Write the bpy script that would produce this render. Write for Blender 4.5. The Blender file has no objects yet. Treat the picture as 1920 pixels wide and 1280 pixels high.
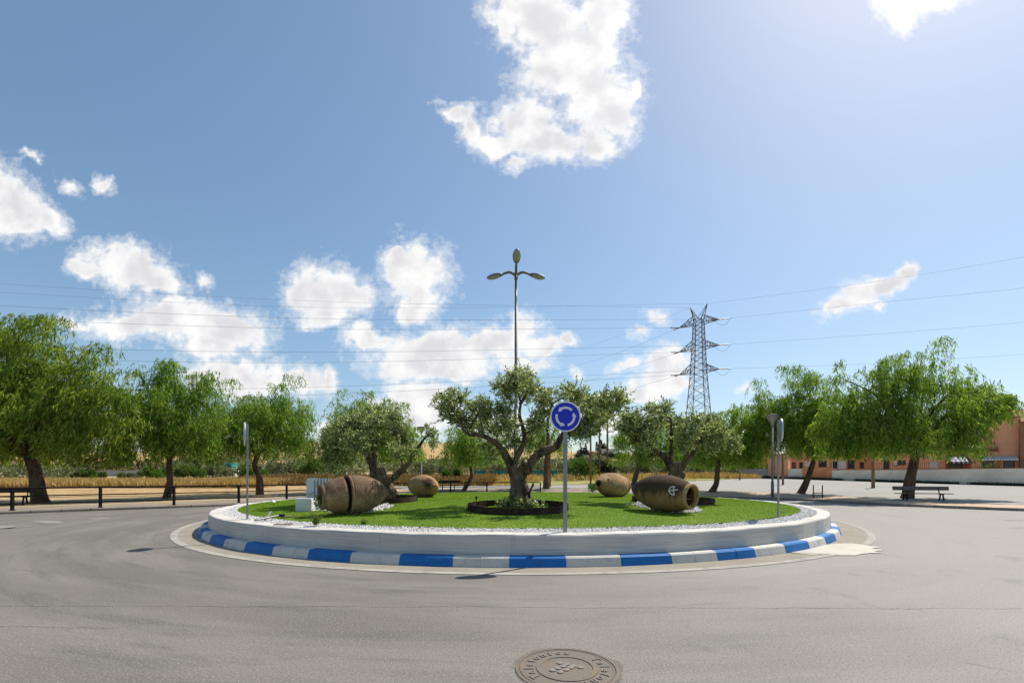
import bpy, bmesh, math, random
import numpy as np
from mathutils import Vector, Matrix
R = math.radians
rng = np.random.default_rng(7)
random.seed(7)
SC = bpy.context.scene
COL = SC.collection

# ------------------------------------------------------------------ camera
F, CX, HY, H = 853.0, 960.0, 892.0, 1.69          # focal length, centre and horizon of the 1920 px frame, eye height
cam_d = bpy.data.cameras.new('camera')
cam = bpy.data.objects.new('camera', cam_d)
COL.objects.link(cam)
cam.location = (0, 0, H)
cam.rotation_euler = (R(90), 0, 0)
cam_d.sensor_width = 36
cam_d.lens = F / 1920 * 36
cam_d.shift_y = (HY - 640) / 1920
cam_d.clip_start = 0.1
cam_d.clip_end = 6000
SC.camera = cam

# ------------------------------------------------------------------ light
SUN_V = Vector((1.655, 1.37, 2.86)).normalized()
sun_d = bpy.data.lights.new('sun', 'SUN')
sun_d.energy = 5.0
sun_d.angle = R(0.5)
sun_d.color = (1.0, 0.94, 0.84)
sun = bpy.data.objects.new('sun', sun_d)
COL.objects.link(sun)
sun.location = (30, 25, 60)
sun.rotation_euler = SUN_V.to_track_quat('Z', 'Y').to_euler()

SC.view_settings.view_transform = 'Standard'
SC.view_settings.look = 'None'
SC.view_settings.exposure = 0.25
SC.view_settings.gamma = 1
SC.view_settings.use_curve_mapping = False
SC.cycles.max_bounces = 6
SC.cycles.transparent_max_bounces = 8
SC.cycles.sample_clamp_indirect = 6

# ------------------------------------------------------------------ sky
wd = bpy.data.worlds.new('World')
SC.world = wd
wd.use_nodes = True
wt = wd.node_tree
wt.nodes.clear()


class NT:
    """small helper for wiring shader nodes"""
    def __init__(self, tree):
        self.t = tree

    def n(self, typ, **kw):
        nd = self.t.nodes.new(typ)
        for k, v in kw.items():
            setattr(nd, k, v)
        return nd

    def put(self, sock, v):
        if isinstance(v, bpy.types.NodeSocket):
            self.t.links.new(v, sock)
        else:
            sock.default_value = v

    def m(self, op, a, b=None, c=None, clamp=False):
        nd = self.n('ShaderNodeMath', operation=op, use_clamp=clamp)
        for i, v in enumerate((a, b, c)):
            if v is not None:
                self.put(nd.inputs[i], v)
        return nd.outputs[0]

    def v(self, op, a, b=None):
        nd = self.n('ShaderNodeVectorMath', operation=op)
        self.put(nd.inputs[0], a)
        if b is not None:
            self.put(nd.inputs[1], b)
        return nd.outputs['Value'] if op in ('LENGTH', 'DOT_PRODUCT', 'DISTANCE') else nd.outputs[0]

    def sep(self, a):
        nd = self.n('ShaderNodeSeparateXYZ')
        self.put(nd.inputs[0], a)
        return nd.outputs

    def comb(self, x, y, z=0.0):
        nd = self.n('ShaderNodeCombineXYZ')
        for s, v in zip(nd.inputs, (x, y, z)):
            self.put(s, v)
        return nd.outputs[0]

    def noise(self, vec, scale, detail=4, rough=0.55, dist=0.0, color=False):
        nd = self.n('ShaderNodeTexNoise')
        if vec is not None:
            self.put(nd.inputs['Vector'], vec)
        nd.inputs['Scale'].default_value = scale
        nd.inputs['Detail'].default_value = detail
        nd.inputs['Roughness'].default_value = rough
        nd.inputs['Distortion'].default_value = dist
        return nd.outputs['Color' if color else 'Fac']

    def rng(self, val, a, b, c=0.0, d=1.0, smooth=True):
        nd = self.n('ShaderNodeMapRange', interpolation_type='SMOOTHSTEP' if smooth else 'LINEAR')
        self.put(nd.inputs[0], val)
        for i, x in enumerate((a, b, c, d)):
            self.put(nd.inputs[i + 1], x)
        return nd.outputs[0]

    def mix(self, fac, a, b, mode='MIX'):
        nd = self.n('ShaderNodeMix', data_type='RGBA', blend_type=mode)
        self.put(nd.inputs[0], fac)
        for i, x in ((6, a), (7, b)):
            if isinstance(x, tuple) and len(x) == 3:
                x = (*x, 1)
            self.put(nd.inputs[i], x)
        return nd.outputs[2]


# clouds over the town, each a heap of soft ellipses: bearing and height as seen from the square
BLOBS = [
 (1040,60,100,75,0),(1000,20,85,55,0),(1132,28,55,62,0),(945,45,36,48,0),(1065,130,98,75,0),(1122,180,78,82,0),(1155,215,48,58,0),
 (1112,265,52,42,0),(985,235,66,56,0),(1022,272,70,40,0),(935,272,62,26,0),(856,213,44,26,15),(888,250,32,30,0),(1190,180,16,30,20),
 (970,310,34,14,0),(1110,90,70,60,0),
 (5,380,92,66,30),(80,405,62,32,28),(40,425,40,22,0),(135,345,28,13,30),(200,345,13,24,-20),(62,297,20,6,0),
 (240,498,92,46,18),(172,500,48,20,-10),(300,524,62,24,20),(384,528,16,12,0),
 (620,550,80,58,12),(575,542,38,54,0),(655,562,48,42,0),(612,596,48,22,0),
 (782,520,66,70,0),(748,500,42,46,-20),(800,552,42,42,0),(772,580,42,20,0),(745,478,24,20,0),
 (350,600,138,46,6),(425,612,90,44,5),(325,580,44,32,0),(230,608,92,28,0),(390,648,64,34,0),(150,606,44,12,0),
 (460,706,118,42,6),(560,714,60,32,0),(380,715,50,30,0),(612,712,18,28,0),
 (830,655,150,46,0),(765,685,62,36,0),(690,632,58,18,4),(935,640,96,46,-6),(978,612,38,26,0),(1010,645,52,24,-10),(850,690,85,26,0),(980,685,60,20,-10),
 (785,742,66,34,0),(800,780,70,34,0),(730,775,50,26,0),(876,712,24,10,0),
 (1065,628,22,17,0),(1228,588,26,15,0),(1198,625,20,15,0),(1170,682,30,13,0),(1080,693,12,12,0),
 (1252,690,48,40,0),(1240,722,66,30,0),(1205,742,36,18,0),
 (1600,560,64,26,-25),(1662,535,60,22,-25),(1702,510,26,22,-20),(1566,578,30,18,-20),(1640,575,14,9,-40),
 (1397,715,15,12,-30),(1690,8,46,44,-25),(1745,2,70,22,-10),
 (930,800,90,26,0),(1130,790,80,24,0),(640,800,60,18,0)]
N = NT(wt)
tc = N.n('ShaderNodeTexCoord').outputs['Generated']
dx, dy, dz = N.sep(tc)
yy = N.m('MAXIMUM', dy, 0.02)
u0 = N.m('DIVIDE', dx, yy)
v0 = N.m('DIVIDE', dz, yy)
p0 = N.comb(u0, v0)
w1 = N.v('SUBTRACT', N.noise(p0, 9.0, 5, 0.6, color=True), (0.5, 0.5, 0.5))
sc1 = N.n('ShaderNodeVectorMath', operation='SCALE')
N.put(sc1.inputs[0], w1)
sc1.inputs['Scale'].default_value = 0.10
p1 = N.v('MULTIPLY', N.v('ADD', p0, sc1.outputs[0]), (1, 1, 0))
field = None
for (cx, cy, rx, ry, ro) in BLOBS:
    mp = N.n('ShaderNodeMapping', vector_type='TEXTURE')
    N.put(mp.inputs['Vector'], p1)
    mp.inputs['Location'].default_value = ((cx - CX) / F, (HY - cy) / F, 0)
    mp.inputs['Rotation'].default_value = (0, 0, R(-ro))
    mp.inputs['Scale'].default_value = (rx * 1.12 / F, ry * 1.12 / F, 1)
    g = N.m('SUBTRACT', 1.0, N.v('LENGTH', mp.outputs[0]))
    if min(rx, ry) < 16:
        g = N.m('MULTIPLY', g, 0.62)
    if field is None:
        field = g
    else:
        field = N.m('SMOOTH_MAX', field, g, 0.12)
fine = N.noise(p0, 26.0, 8, 0.62)
fine2 = N.noise(p0, 70.0, 5, 0.6)
dens = N.m('ADD', field, N.m('MULTIPLY', N.m('SUBTRACT', fine, 0.52), 1.15))
dens = N.m('ADD', dens, N.m('MULTIPLY', N.m('SUBTRACT', fine2, 0.5), 0.3))
alpha = N.rng(dens, -0.05, 0.5)
wisp = N.m('MULTIPLY', N.rng(N.m('ADD', dens, N.m('MULTIPLY', N.m('SUBTRACT', fine2, 0.5), 0.6)), -0.24, 0.2), 0.36)
alpha = N.m('MAXIMUM', alpha, wisp)
alpha = N.m('MULTIPLY', alpha, N.rng(dy, 0.05, 0.15))
# painted shade: grey in the thick cores, broken by noise, weaker near the sun
lump = N.noise(N.v('ADD', p0, (0.03, 0.05, 0)), 11.0, 4, 0.5)
shade = N.m('MULTIPLY', N.rng(field, 0.2, 0.7, 0, 0.85), N.rng(lump, 0.36, 0.62))
near = N.rng(N.v('DOT_PRODUCT', tc, tuple(SUN_V)), 0.82, 0.97)
shade = N.m('MULTIPLY', shade, N.m('SUBTRACT', 1.0, N.m('MULTIPLY', near, 0.65)))
ccol = N.mix(shade, (0.845, 0.84, 0.835), (0.59, 0.59, 0.62))
ccol = N.mix(N.m('MULTIPLY', N.m('SUBTRACT', fine, 0.5), 0.25), ccol, (0.68, 0.68, 0.70))
sky = N.n('ShaderNodeTexSky', sky_type='NISHITA')
sky.sun_disc = False
sky.sun_elevation = math.asin(SUN_V.z)
sky.sun_rotation = math.atan2(SUN_V.x, SUN_V.y)
sky.altitude = 100
sky.air_density = 1.0
sky.dust_density = 0.95
sky.ozone_density = 1.6
SKY_S = 0.115
bg1 = N.n('ShaderNodeBackground')
hs = N.n('ShaderNodeHueSaturation')
hs.inputs['Hue'].default_value = 0.491
hs.inputs['Saturation'].default_value = 1.02
hs.inputs['Value'].default_value = 1.02
N.put(hs.inputs['Color'], sky.outputs[0])
# sky colour scaled down where bright, which evens it out towards the sun
lum = N.v('DOT_PRODUCT', hs.outputs[0], (0.2 * SKY_S, 0.7 * SKY_S, 0.1 * SKY_S))
comp = N.m('DIVIDE', 1.22, N.m('ADD', 1.0, N.m('MULTIPLY', lum, 0.52)))
skc = N.n('ShaderNodeVectorMath', operation='SCALE')
N.put(skc.inputs[0], hs.outputs[0])
N.put(skc.inputs['Scale'], comp)
N.put(bg1.inputs[0], skc.outputs[0])
bg1.inputs[1].default_value = SKY_S
bg2 = N.n('ShaderNodeBackground')
N.put(bg2.inputs[0], ccol)
N.put(bg2.inputs[1], N.m('ADD', 1.0, N.m('MULTIPLY', near, 0.15)))  # clouds painted brighter near the sun
mx = N.n('ShaderNodeMixShader')
N.put(mx.inputs[0], alpha)
N.put(mx.inputs[1], bg1.outputs[0])
N.put(mx.inputs[2], bg2.outputs[0])
wo = N.n('ShaderNodeOutputWorld')
N.put(wo.inputs[0], mx.outputs[0])

# ------------------------------------------------------------------ places
IC = np.array((0.22, 19.82))                       # centre of the island
MR = 10.42                                         # radius of the turf


def mound(r):
    return 0.81 - 0.19 * np.minimum(np.asarray(r, float) / MR, 1.05) ** 2.2


def mound_xy(x, y):
    return float(mound(math.hypot(x - IC[0], y - IC[1])))


def G(x, y):
    """height of the land outside the kerb"""
    t = np.maximum(0, np.asarray(y, float) - 26)
    t1 = np.minimum(t, 36)
    return 0.12 + 0.012 * t1 + 0.0008 * t1 ** 2 + 0.02 * (t - t1)


def W(px, py, Y):
    return np.array(((px - CX) / F * Y, Y, H + (HY - py) / F * Y))


def ray_to(px, py, fn, y0=5.0, y1=140.0):
    prev = None
    for Y in np.arange(y0, y1, 0.05):
        p = W(px, py, Y)
        if p[2] <= fn(p[0], p[1]):
            return p
        prev = p
    return prev


def on_mound(px, py):
    return ray_to(px, py, mound_xy, 8.9, 30)


def on_land(px, py, y0=18.0):
    return ray_to(px, py, lambda x, y: float(G(x, y)), y0)


def land(px, Y):
    x = (px - CX) / F * Y
    return np.array((x, Y, float(G(x, Y))))


def on_road(px, py):
    Y = F * H / (py - HY)
    return np.array(((px - CX) / F * Y, Y, 0.0))


# ------------------------------------------------------------------ object helpers
def tag(o, label=None, cat=None, group=None, kind=None):
    for k, v in (('label', label), ('category', cat), ('group', group), ('kind', kind)):
        if v:
            o[k] = v
    return o


def thing(name, loc, label, cat, group=None):
    o = bpy.data.objects.new(name, None)
    o.empty_display_size = 0.3
    COL.objects.link(o)
    o.location = loc
    return tag(o, label, cat, group)


def root_loc(o):
    p = Vector((0, 0, 0))
    while o is not None:
        p += o.location
        o = o.parent
    return p


def link_mesh(name, me, mats, parent=None):
    o = bpy.data.objects.new(name, me)
    COL.objects.link(o)
    if parent is not None:
        o.parent = parent
    for m_ in (mats if isinstance(mats, (list, tuple)) else [mats]):
        me.materials.append(m_)
    return o


def mesh_np(name, V, Fq, mats, parent=None, smooth=False, mi=None):
    """V (n,3); Fq (m,k) all faces with k corners"""
    V = np.asarray(V, np.float32).copy()
    if parent is not None:
        V -= np.array(root_loc(parent), np.float32)
    Fq = np.asarray(Fq, np.int32)
    me = bpy.data.meshes.new(name)
    me.vertices.add(len(V))
    me.vertices.foreach_set('co', V.ravel())
    k = Fq.shape[1]
    me.loops.add(Fq.size)
    me.loops.foreach_set('vertex_index', Fq.ravel())
    me.polygons.add(len(Fq))
    me.polygons.foreach_set('loop_start', np.arange(0, Fq.size, k, dtype=np.int32))
    if mi is not None:
        me.polygons.foreach_set('material_index', np.asarray(mi, np.int32))
    me.polygons.foreach_set('use_smooth', np.full(len(Fq), smooth))
    me.update(calc_edges=True)
    return link_mesh(name, me, mats, parent)


class MB:
    """collects shapes and links them as one mesh object"""
    def __init__(self):
        self.V, self.F, self.S, self.M = [], [], [], []
        self.nv = 0

    def add(self, V, Fs, smooth=False, mi=0):
        V = np.asarray(V, float)
        self.V.append(V)
        for f in Fs:
            self.F.append([int(i) + self.nv for i in f])
            self.S.append(smooth)
            self.M.append(mi)
        self.nv += len(V)
        return self

    def box(self, c, size, rz=0.0, bev=0.0, mi=0, M3=None):
        bm = bmesh.new()
        bmesh.ops.create_cube(bm, size=1)
        for v in bm.verts:
            v.co = Vector((v.co.x * size[0], v.co.y * size[1], v.co.z * size[2]))
        if bev > 0:
            bmesh.ops.bevel(bm, geom=list(bm.edges), offset=bev, segments=2, affect='EDGES', profile=0.6)
        bm.verts.index_update()
        A = np.array([v.co[:] for v in bm.verts])
        fs = [[v.index for v in f.verts] for f in bm.faces]
        bm.free()
        if M3 is None:
            ca, sa = math.cos(rz), math.sin(rz)
            M3 = np.array(((ca, -sa, 0), (sa, ca, 0), (0, 0, 1)))
        return self.add(A @ np.asarray(M3).T + np.asarray(c, float), fs, False, mi)

    def tube(self, pts, rad, n=8, cap=True, smooth=True, mi=0, wob=0.0, seed=0):
        V, Fs = tube(pts, rad, n, cap, wob, seed)
        return self.add(V, Fs, smooth, mi)

    def bar(self, a, b, w, h=None, mi=0):
        """square bar from a to b"""
        a, b = np.asarray(a, float), np.asarray(b, float)
        d = b - a
        L = np.linalg.norm(d)
        d = d / L
        up = np.array((0, 0, 1.0)) if abs(d[2]) < 0.95 else np.array((1.0, 0, 0))
        s = np.cross(d, up); s /= np.linalg.norm(s)
        t = np.cross(s, d)
        return self.box((a + b) / 2, (L, w, h or w), M3=np.stack((d, s, t), 1), mi=mi)

    def build(self, name, mats, parent=None, tagd=None):
        V = np.concatenate(self.V)
        if parent is not None:
            V = V - np.array(root_loc(parent))
        me = bpy.data.meshes.new(name)
        me.from_pydata(V.tolist(), [], self.F)
        me.polygons.foreach_set('use_smooth', self.S)
        me.polygons.foreach_set('material_index', self.M)
        me.update()
        return link_mesh(name, me, mats, parent)


def tube(pts, rad, n=8, cap=True, wob=0.0, seed=0):
    P = np.asarray(pts, float)
    m = len(P)
    rad = np.broadcast_to(np.asarray(rad, float), (m,)) if np.ndim(rad) else np.full(m, float(rad))
    T = np.gradient(P, axis=0)
    T /= np.linalg.norm(T, axis=1)[:, None] + 1e-9
    ref = np.array((0.0, 1.0, 0.0)) if abs(T[0][1]) < 0.9 else np.array((1.0, 0, 0))
    g = np.random.default_rng(seed)
    ph = g.uniform(0, 6.28, 4)
    V = []
    ang = np.arange(n) / n * 2 * math.pi
    for i in range(m):
        s = ref - T[i] * np.dot(ref, T[i])
        s /= np.linalg.norm(s)
        ref = s
        t = np.cross(T[i], s)
        rr = rad[i] * (1 + wob * (0.5 * np.sin(3 * ang + ph[0] + i * 0.35) + 0.35 * np.sin(5 * ang + ph[1] - i * 0.5)
                                  + 0.3 * np.sin(2 * ang + ph[2] + i * 0.9))) if wob else np.full(n, rad[i])
        V.append(P[i] + np.outer(np.cos(ang) * rr, s) + np.outer(np.sin(ang) * rr, t))
    V = np.concatenate(V)
    Fs = []
    for i in range(m - 1):
        for k in range(n):
            k2 = (k + 1) % n
            Fs.append((i * n + k, i * n + k2, (i + 1) * n + k2, (i + 1) * n + k))
    if cap:
        Fs.append(tuple(range(n - 1, -1, -1)))
        Fs.append(tuple((m - 1) * n + k for k in range(n)))
    return V, Fs


def spline(pts, k=6):
    """Catmull-Rom through the points"""
    P = np.asarray(pts, float)
    if len(P) < 3:
        t = np.linspace(0, 1, k + 1)[:, None]
        return P[0] * (1 - t) + P[-1] * t
    Q = np.vstack((2 * P[0] - P[1], P, 2 * P[-1] - P[-2]))
    out = []
    for i in range(1, len(Q) - 2):
        p0, p1, p2, p3 = Q[i - 1], Q[i], Q[i + 1], Q[i + 2]
        for t in np.arange(k) / k:
            out.append(0.5 * (2 * p1 + (p2 - p0) * t + (2 * p0 - 5 * p1 + 4 * p2 - p3) * t * t + (3 * p1 - p0 - 3 * p2 + p3) * t ** 3))
    out.append(P[-1])
    return np.array(out)


def lathe(prof, n, o=(0, 0, 0), a0=0.0, a1=2 * math.pi, closed_prof=False):
    """profile (r, z) turned round z; returns V, quads"""
    prof = np.asarray(prof, float)
    m = len(prof)
    full = abs(a1 - a0 - 2 * math.pi) < 1e-6
    ang = a0 + (a1 - a0) * np.arange(n if full else n + 1) / n
    V = np.stack((np.outer(np.cos(ang), prof[:, 0]), np.outer(np.sin(ang), prof[:, 0]), np.tile(prof[:, 1], (len(ang), 1))), -1).reshape(-1, 3) + np.asarray(o, float)
    na = len(ang)
    Q = []
    for i in range(na if full else na - 1):
        i2 = (i + 1) % na
        for j in range(m if closed_prof else m - 1):
            j2 = (j + 1) % m
            Q.append((i * m + j, i2 * m + j, i2 * m + j2, i * m + j2))
    return V, np.array(Q)


# ------------------------------------------------------------------ materials
MATS = {}


def mat(name, base, rough=0.85, layers=(), bump=None, spec=0.3, metal=0.0, coord='Object', trans=0.0, isl=None, stretch=None):
    """layers: (scale, colour, lo, hi[, amount, stretch]) noise patches of another real colour"""
    m_ = bpy.data.materials.new(name)
    m_.use_nodes = True
    t = m_.node_tree
    N = NT(t)
    bs = t.nodes['Principled BSDF']
    tcn = N.n('ShaderNodeTexCoord').outputs[coord]
    vec = tcn
    col = None
    base4 = (*base, 1)
    col = base4
    for L in layers:
        sc_, c2, lo, hi = L[:4]
        amt = L[4] if len(L) > 4 else 1.0
        vv = vec
        if len(L) > 5:
            vv = N.v('MULTIPLY', vec, L[5])
        fac = N.rng(N.noise(vv, sc_, 6, 0.6), lo, hi, 0, amt)
        col = N.mix(fac, col, c2)
    def island():
        gi = N.n('ShaderNodeNewGeometry').outputs['Random Per Island']
        cr = N.n('ShaderNodeValToRGB')
        els = cr.color_ramp.elements
        while len(els) < len(isl):
            els.new(0.5)
        for i, c in enumerate(isl):
            els[i].position = i / (len(isl) - 1)
            els[i].color = (*c, 1)
        N.put(cr.inputs[0], gi)
        return cr.outputs[0]
    if isl:
        col = island()
        for L in layers:
            col = N.mix(N.rng(N.noise(vec, L[0], 4, 0.6), L[2], L[3], 0, L[4]), col, L[1])
    N.put(bs.inputs['Base Color'], col)
    bs.inputs['Roughness'].default_value = rough
    bs.inputs['Specular IOR Level'].default_value = spec
    bs.inputs['Metallic'].default_value = metal
    if bump:
        bsc, bst, bd = bump[:3]
        vv = N.v('MULTIPLY', vec, bump[3]) if len(bump) > 3 else vec
        b = N.n('ShaderNodeBump')
        b.inputs['Strength'].default_value = bst
        b.inputs['Distance'].default_value = bd
        N.put(b.inputs['Height'], N.noise(vv, bsc, 5, 0.6))
        N.put(bs.inputs['Normal'], b.outputs[0])
    if trans > 0:
        tr = N.n('ShaderNodeBsdfTranslucent')
        tcol = N.mix(1.0, col, (1.0, 1.0, 0.55, 1), 'MULTIPLY')
        N.put(tr.inputs[0], tcol)
        mxs = N.n('ShaderNodeMixShader')
        mxs.inputs[0].default_value = trans
        N.put(mxs.inputs[1], bs.outputs[0])
        N.put(mxs.inputs[2], tr.outputs[0])
        N.put(t.nodes['Material Output'].inputs[0], mxs.outputs[0])
    MATS[name] = m_
    return m_

# plain surfaces
mat('white_paint', (0.80, 0.79, 0.76), 0.75, [(1.3, (0.62, 0.60, 0.56), 0.5, 0.8, 0.7), (9, (0.68, 0.66, 0.62), 0.52, 0.75, 0.6)], bump=(30, 0.25, 0.01))
mat('white_concrete', (0.66, 0.66, 0.64), 0.85, [(2.2, (0.48, 0.48, 0.46), 0.5, 0.72, 0.8), (14, (0.55, 0.53, 0.5), 0.55, 0.75, 0.6)], bump=(25, 0.3, 0.01))
mat('kerb_white', (0.57, 0.54, 0.49), 0.7, [(5, (0.40, 0.375, 0.34), 0.48, 0.72, 0.8), (30, (0.26, 0.24, 0.21), 0.58, 0.72, 0.7)], bump=(35, 0.3, 0.01))
mat('kerb_blue', (0.005, 0.135, 0.40), 0.55, [(4, (0.015, 0.10, 0.29), 0.45, 0.72, 0.8), (30, (0.16, 0.21, 0.30), 0.6, 0.72, 0.7), (9, (0.03, 0.15, 0.36), 0.55, 0.75, 0.6)], bump=(35, 0.25, 0.01))
mat('galvanised', (0.27, 0.27, 0.265), 0.5, [(5, (0.20, 0.20, 0.2), 0.4, 0.7, 0.9), (40, (0.33, 0.33, 0.33), 0.55, 0.7, 0.5)], metal=0.35, spec=0.5)
mat('lamp_metal', (0.17, 0.165, 0.165), 0.55, [(4, (0.12, 0.115, 0.11), 0.4, 0.7, 0.9)], metal=0.2, spec=0.5)
mat('lamp_glass', (0.33, 0.315, 0.27), 0.3, [(8, (0.24, 0.225, 0.19), 0.4, 0.7, 0.9)], spec=0.6)
mat('sign_blue', (0.006, 0.022, 0.52), 0.4, [(6, (0.006, 0.02, 0.45), 0.4, 0.7, 0.8)], spec=0.4)
mat('sign_white', (0.72, 0.74, 0.78), 0.45, [(5, (0.66, 0.67, 0.70), 0.4, 0.7, 0.8)], spec=0.4)
mat('sign_back', (0.50, 0.51, 0.52), 0.45, [(6, (0.42, 0.42, 0.43), 0.4, 0.7, 0.8)], metal=0.4)
mat('rust_steel', (0.03, 0.017, 0.012), 0.85, [(5, (0.085, 0.038, 0.02), 0.45, 0.72), (25, (0.03, 0.02, 0.016), 0.5, 0.7, 0.7)], bump=(40, 0.3, 0.01))
mat('fence_black', (0.012, 0.009, 0.008), 0.75, [(4, (0.03, 0.02, 0.015), 0.5, 0.75)], spec=0.12)
mat('bench_wood', (0.17, 0.14, 0.11), 0.8, [(3, (0.11, 0.085, 0.065), 0.4, 0.7, 1, (1, 1, 8)), (30, (0.22, 0.18, 0.15), 0.5, 0.7, 0.6)])
mat('bench_wood_dark', (0.035, 0.022, 0.016), 0.8, [(3, (0.06, 0.035, 0.025), 0.4, 0.7)])
mat('post_wood', (0.22, 0.145, 0.075), 0.9, [(3, (0.13, 0.085, 0.045), 0.4, 0.7, 1, (1, 1, 0.2)), (30, (0.28, 0.2, 0.11), 0.5, 0.7, 0.6)])
mat('pylon_steel', (0.17, 0.17, 0.18), 0.6, [(1, (0.11, 0.115, 0.14), 0.4, 0.7)], metal=0.2)
mat('cable', (0.13, 0.14, 0.155), 0.6)
mat('insulator', (0.12, 0.085, 0.08), 0.4)
mat('cut_wood', (0.42, 0.30, 0.18), 0.9, [(20, (0.3, 0.2, 0.12), 0.4, 0.7)])
mat('hole_shade', (0.012, 0.010, 0.009), 0.95)  # near-black colour standing for the shade inside the jars' gap and holes
mat('teal_net', (0.02, 0.17, 0.15), 0.8, [(1.2, (0.05, 0.28, 0.28), 0.4, 0.7), (6, (0.015, 0.11, 0.10), 0.5, 0.75)])
mat('iron_cover', (0.15, 0.125, 0.10), 0.75, [(6, (0.20, 0.135, 0.075), 0.52, 0.72, 0.8), (30, (0.08, 0.07, 0.062), 0.5, 0.75, 0.8)], bump=(60, 0.4, 0.004), spec=0.4)
mat('iron_raised', (0.19, 0.165, 0.14), 0.6, [(8, (0.21, 0.15, 0.09), 0.48, 0.7)], spec=0.5)
mat('spot_black', (0.02, 0.02, 0.022), 0.5)
mat('box_stone', (0.42, 0.37, 0.28), 0.9, [(8, (0.3, 0.26, 0.2), 0.45, 0.7)], bump=(30, 0.3, 0.01))

# leaves: every leaf its own shade
mat('pepper_leaf', (0.1, 0.16, 0.03), 0.55, [(0.55, (0.34, 0.40, 0.06), 0.52, 0.72, 0.5), (0.9, (0.07, 0.17, 0.03), 0.5, 0.7, 0.5)], isl=[(0.045, 0.11, 0.012), (0.14, 0.26, 0.026), (0.25, 0.40, 0.045), (0.48, 0.58, 0.14)], trans=0.55, spec=0.25)  # spread of the pepper palettes also paints in highlights and dark gaps
mat('pepper_leaf_dry', (0.1, 0.16, 0.03), 0.55, [(0.45, (0.10, 0.22, 0.03), 0.42, 0.66, 0.65)], isl=[(0.045, 0.10, 0.012), (0.17, 0.25, 0.028), (0.30, 0.40, 0.05), (0.52, 0.57, 0.15)], trans=0.53, spec=0.25)
mat('olive_leaf', (0.1, 0.13, 0.05), 0.42, isl=[(0.04, 0.065, 0.018), (0.15, 0.20, 0.055), (0.34, 0.41, 0.15), (0.70, 0.74, 0.45)], trans=0.38, spec=0.5)  # wide range puts glints and dark gaps of the crown into leaf colour
mat('shrub_leaf', (0.1, 0.13, 0.05), 0.6, isl=[(0.05, 0.10, 0.015), (0.10, 0.18, 0.03), (0.17, 0.26, 0.05)], trans=0.3)
mat('grey_shrub_leaf', (0.1, 0.13, 0.05), 0.6, isl=[(0.10, 0.12, 0.05), (0.19, 0.215, 0.10), (0.30, 0.325, 0.18)], trans=0.25)
mat('pale_shrub_leaf', (0.1, 0.13, 0.05), 0.6, isl=[(0.12, 0.13, 0.045), (0.19, 0.20, 0.08), (0.28, 0.28, 0.13)], trans=0.25)
mat('cypress_leaf', (0.02, 0.035, 0.012), 0.8, isl=[(0.010, 0.016, 0.007), (0.02, 0.03, 0.012), (0.035, 0.05, 0.018)], trans=0.1)
mat('weed_leaf', (0.1, 0.16, 0.03), 0.6, isl=[(0.09, 0.15, 0.03), (0.16, 0.23, 0.05), (0.26, 0.32, 0.11)], trans=0.35)
mat('dry_leaf', (0.45, 0.3, 0.1), 0.85, isl=[(0.30, 0.175, 0.05), (0.50, 0.34, 0.125), (0.66, 0.50, 0.24)], trans=0.3)
mat('rust_leaf', (0.3, 0.16, 0.06), 0.85, isl=[(0.15, 0.085, 0.03), (0.26, 0.145, 0.045), (0.36, 0.23, 0.085), (0.12, 0.12, 0.035)], trans=0.2)
mat('turf_blade', (0.06, 0.15, 0.01), 0.5, [(0.7, (0.30, 0.34, 0.03), 0.5, 0.72, 0.45), (2.6, (0.10, 0.19, 0.008), 0.48, 0.7, 0.55), (9, (0.13, 0.23, 0.01), 0.5, 0.7, 0.4)], isl=[(0.13, 0.235, 0.007), (0.205, 0.335, 0.010), (0.30, 0.43, 0.020)], trans=0.38, spec=0.08)
mat('pebble', (0.8, 0.79, 0.77), 0.7, isl=[(0.36, 0.34, 0.31), (0.62, 0.60, 0.57), (0.78, 0.77, 0.75)])
mat('olive_bark', (0.17, 0.12, 0.08), 0.95, [(3, (0.055, 0.036, 0.025), 0.42, 0.62, 1, (1, 1, 0.3)), (14, (0.32, 0.245, 0.17), 0.5, 0.7, 0.9, (1, 1, 0.25))], bump=(13, 1.0, 0.12, (1, 1, 0.25)))
mat('pepper_bark', (0.14, 0.085, 0.05), 0.95, [(3, (0.055, 0.034, 0.024), 0.4, 0.65, 1, (1, 1, 0.35)), (12, (0.19, 0.125, 0.08), 0.5, 0.75, 0.9, (1, 1, 0.3))], bump=(10, 1.0, 0.08, (1, 1, 0.3)))

# land
mat('kerb_stone', (0.24, 0.205, 0.165), 0.9, [(0.8, (0.17, 0.145, 0.115), 0.42, 0.7), (12, (0.31, 0.27, 0.22), 0.5, 0.72, 0.7)], bump=(30, 0.3, 0.01))
mat('dry_earth', (0.36, 0.27, 0.165), 0.95, [(0.15, (0.42, 0.29, 0.12), 0.45, 0.65), (1.2, (0.26, 0.20, 0.13), 0.5, 0.75, 0.8), (9, (0.45, 0.37, 0.25), 0.55, 0.75, 0.6)], bump=(3, 0.6, 0.1))
mat('ploughed', (0.42, 0.28, 0.13), 0.95, [(1.5, (0.20, 0.13, 0.065), 0.48, 0.66, 0.9), (6, (0.48, 0.34, 0.17), 0.5, 0.75, 0.8)], bump=(4, 0.9, 0.15))
mat('gravel_lot', (0.31, 0.295, 0.27), 0.95, [(0.25, (0.27, 0.255, 0.235), 0.4, 0.7, 0.9, (0.35, 1.6, 1)), (2, (0.25, 0.245, 0.24), 0.5, 0.75, 0.7), (14, (0.42, 0.41, 0.39), 0.5, 0.75, 0.7)], bump=(12, 0.6, 0.04))
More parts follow.
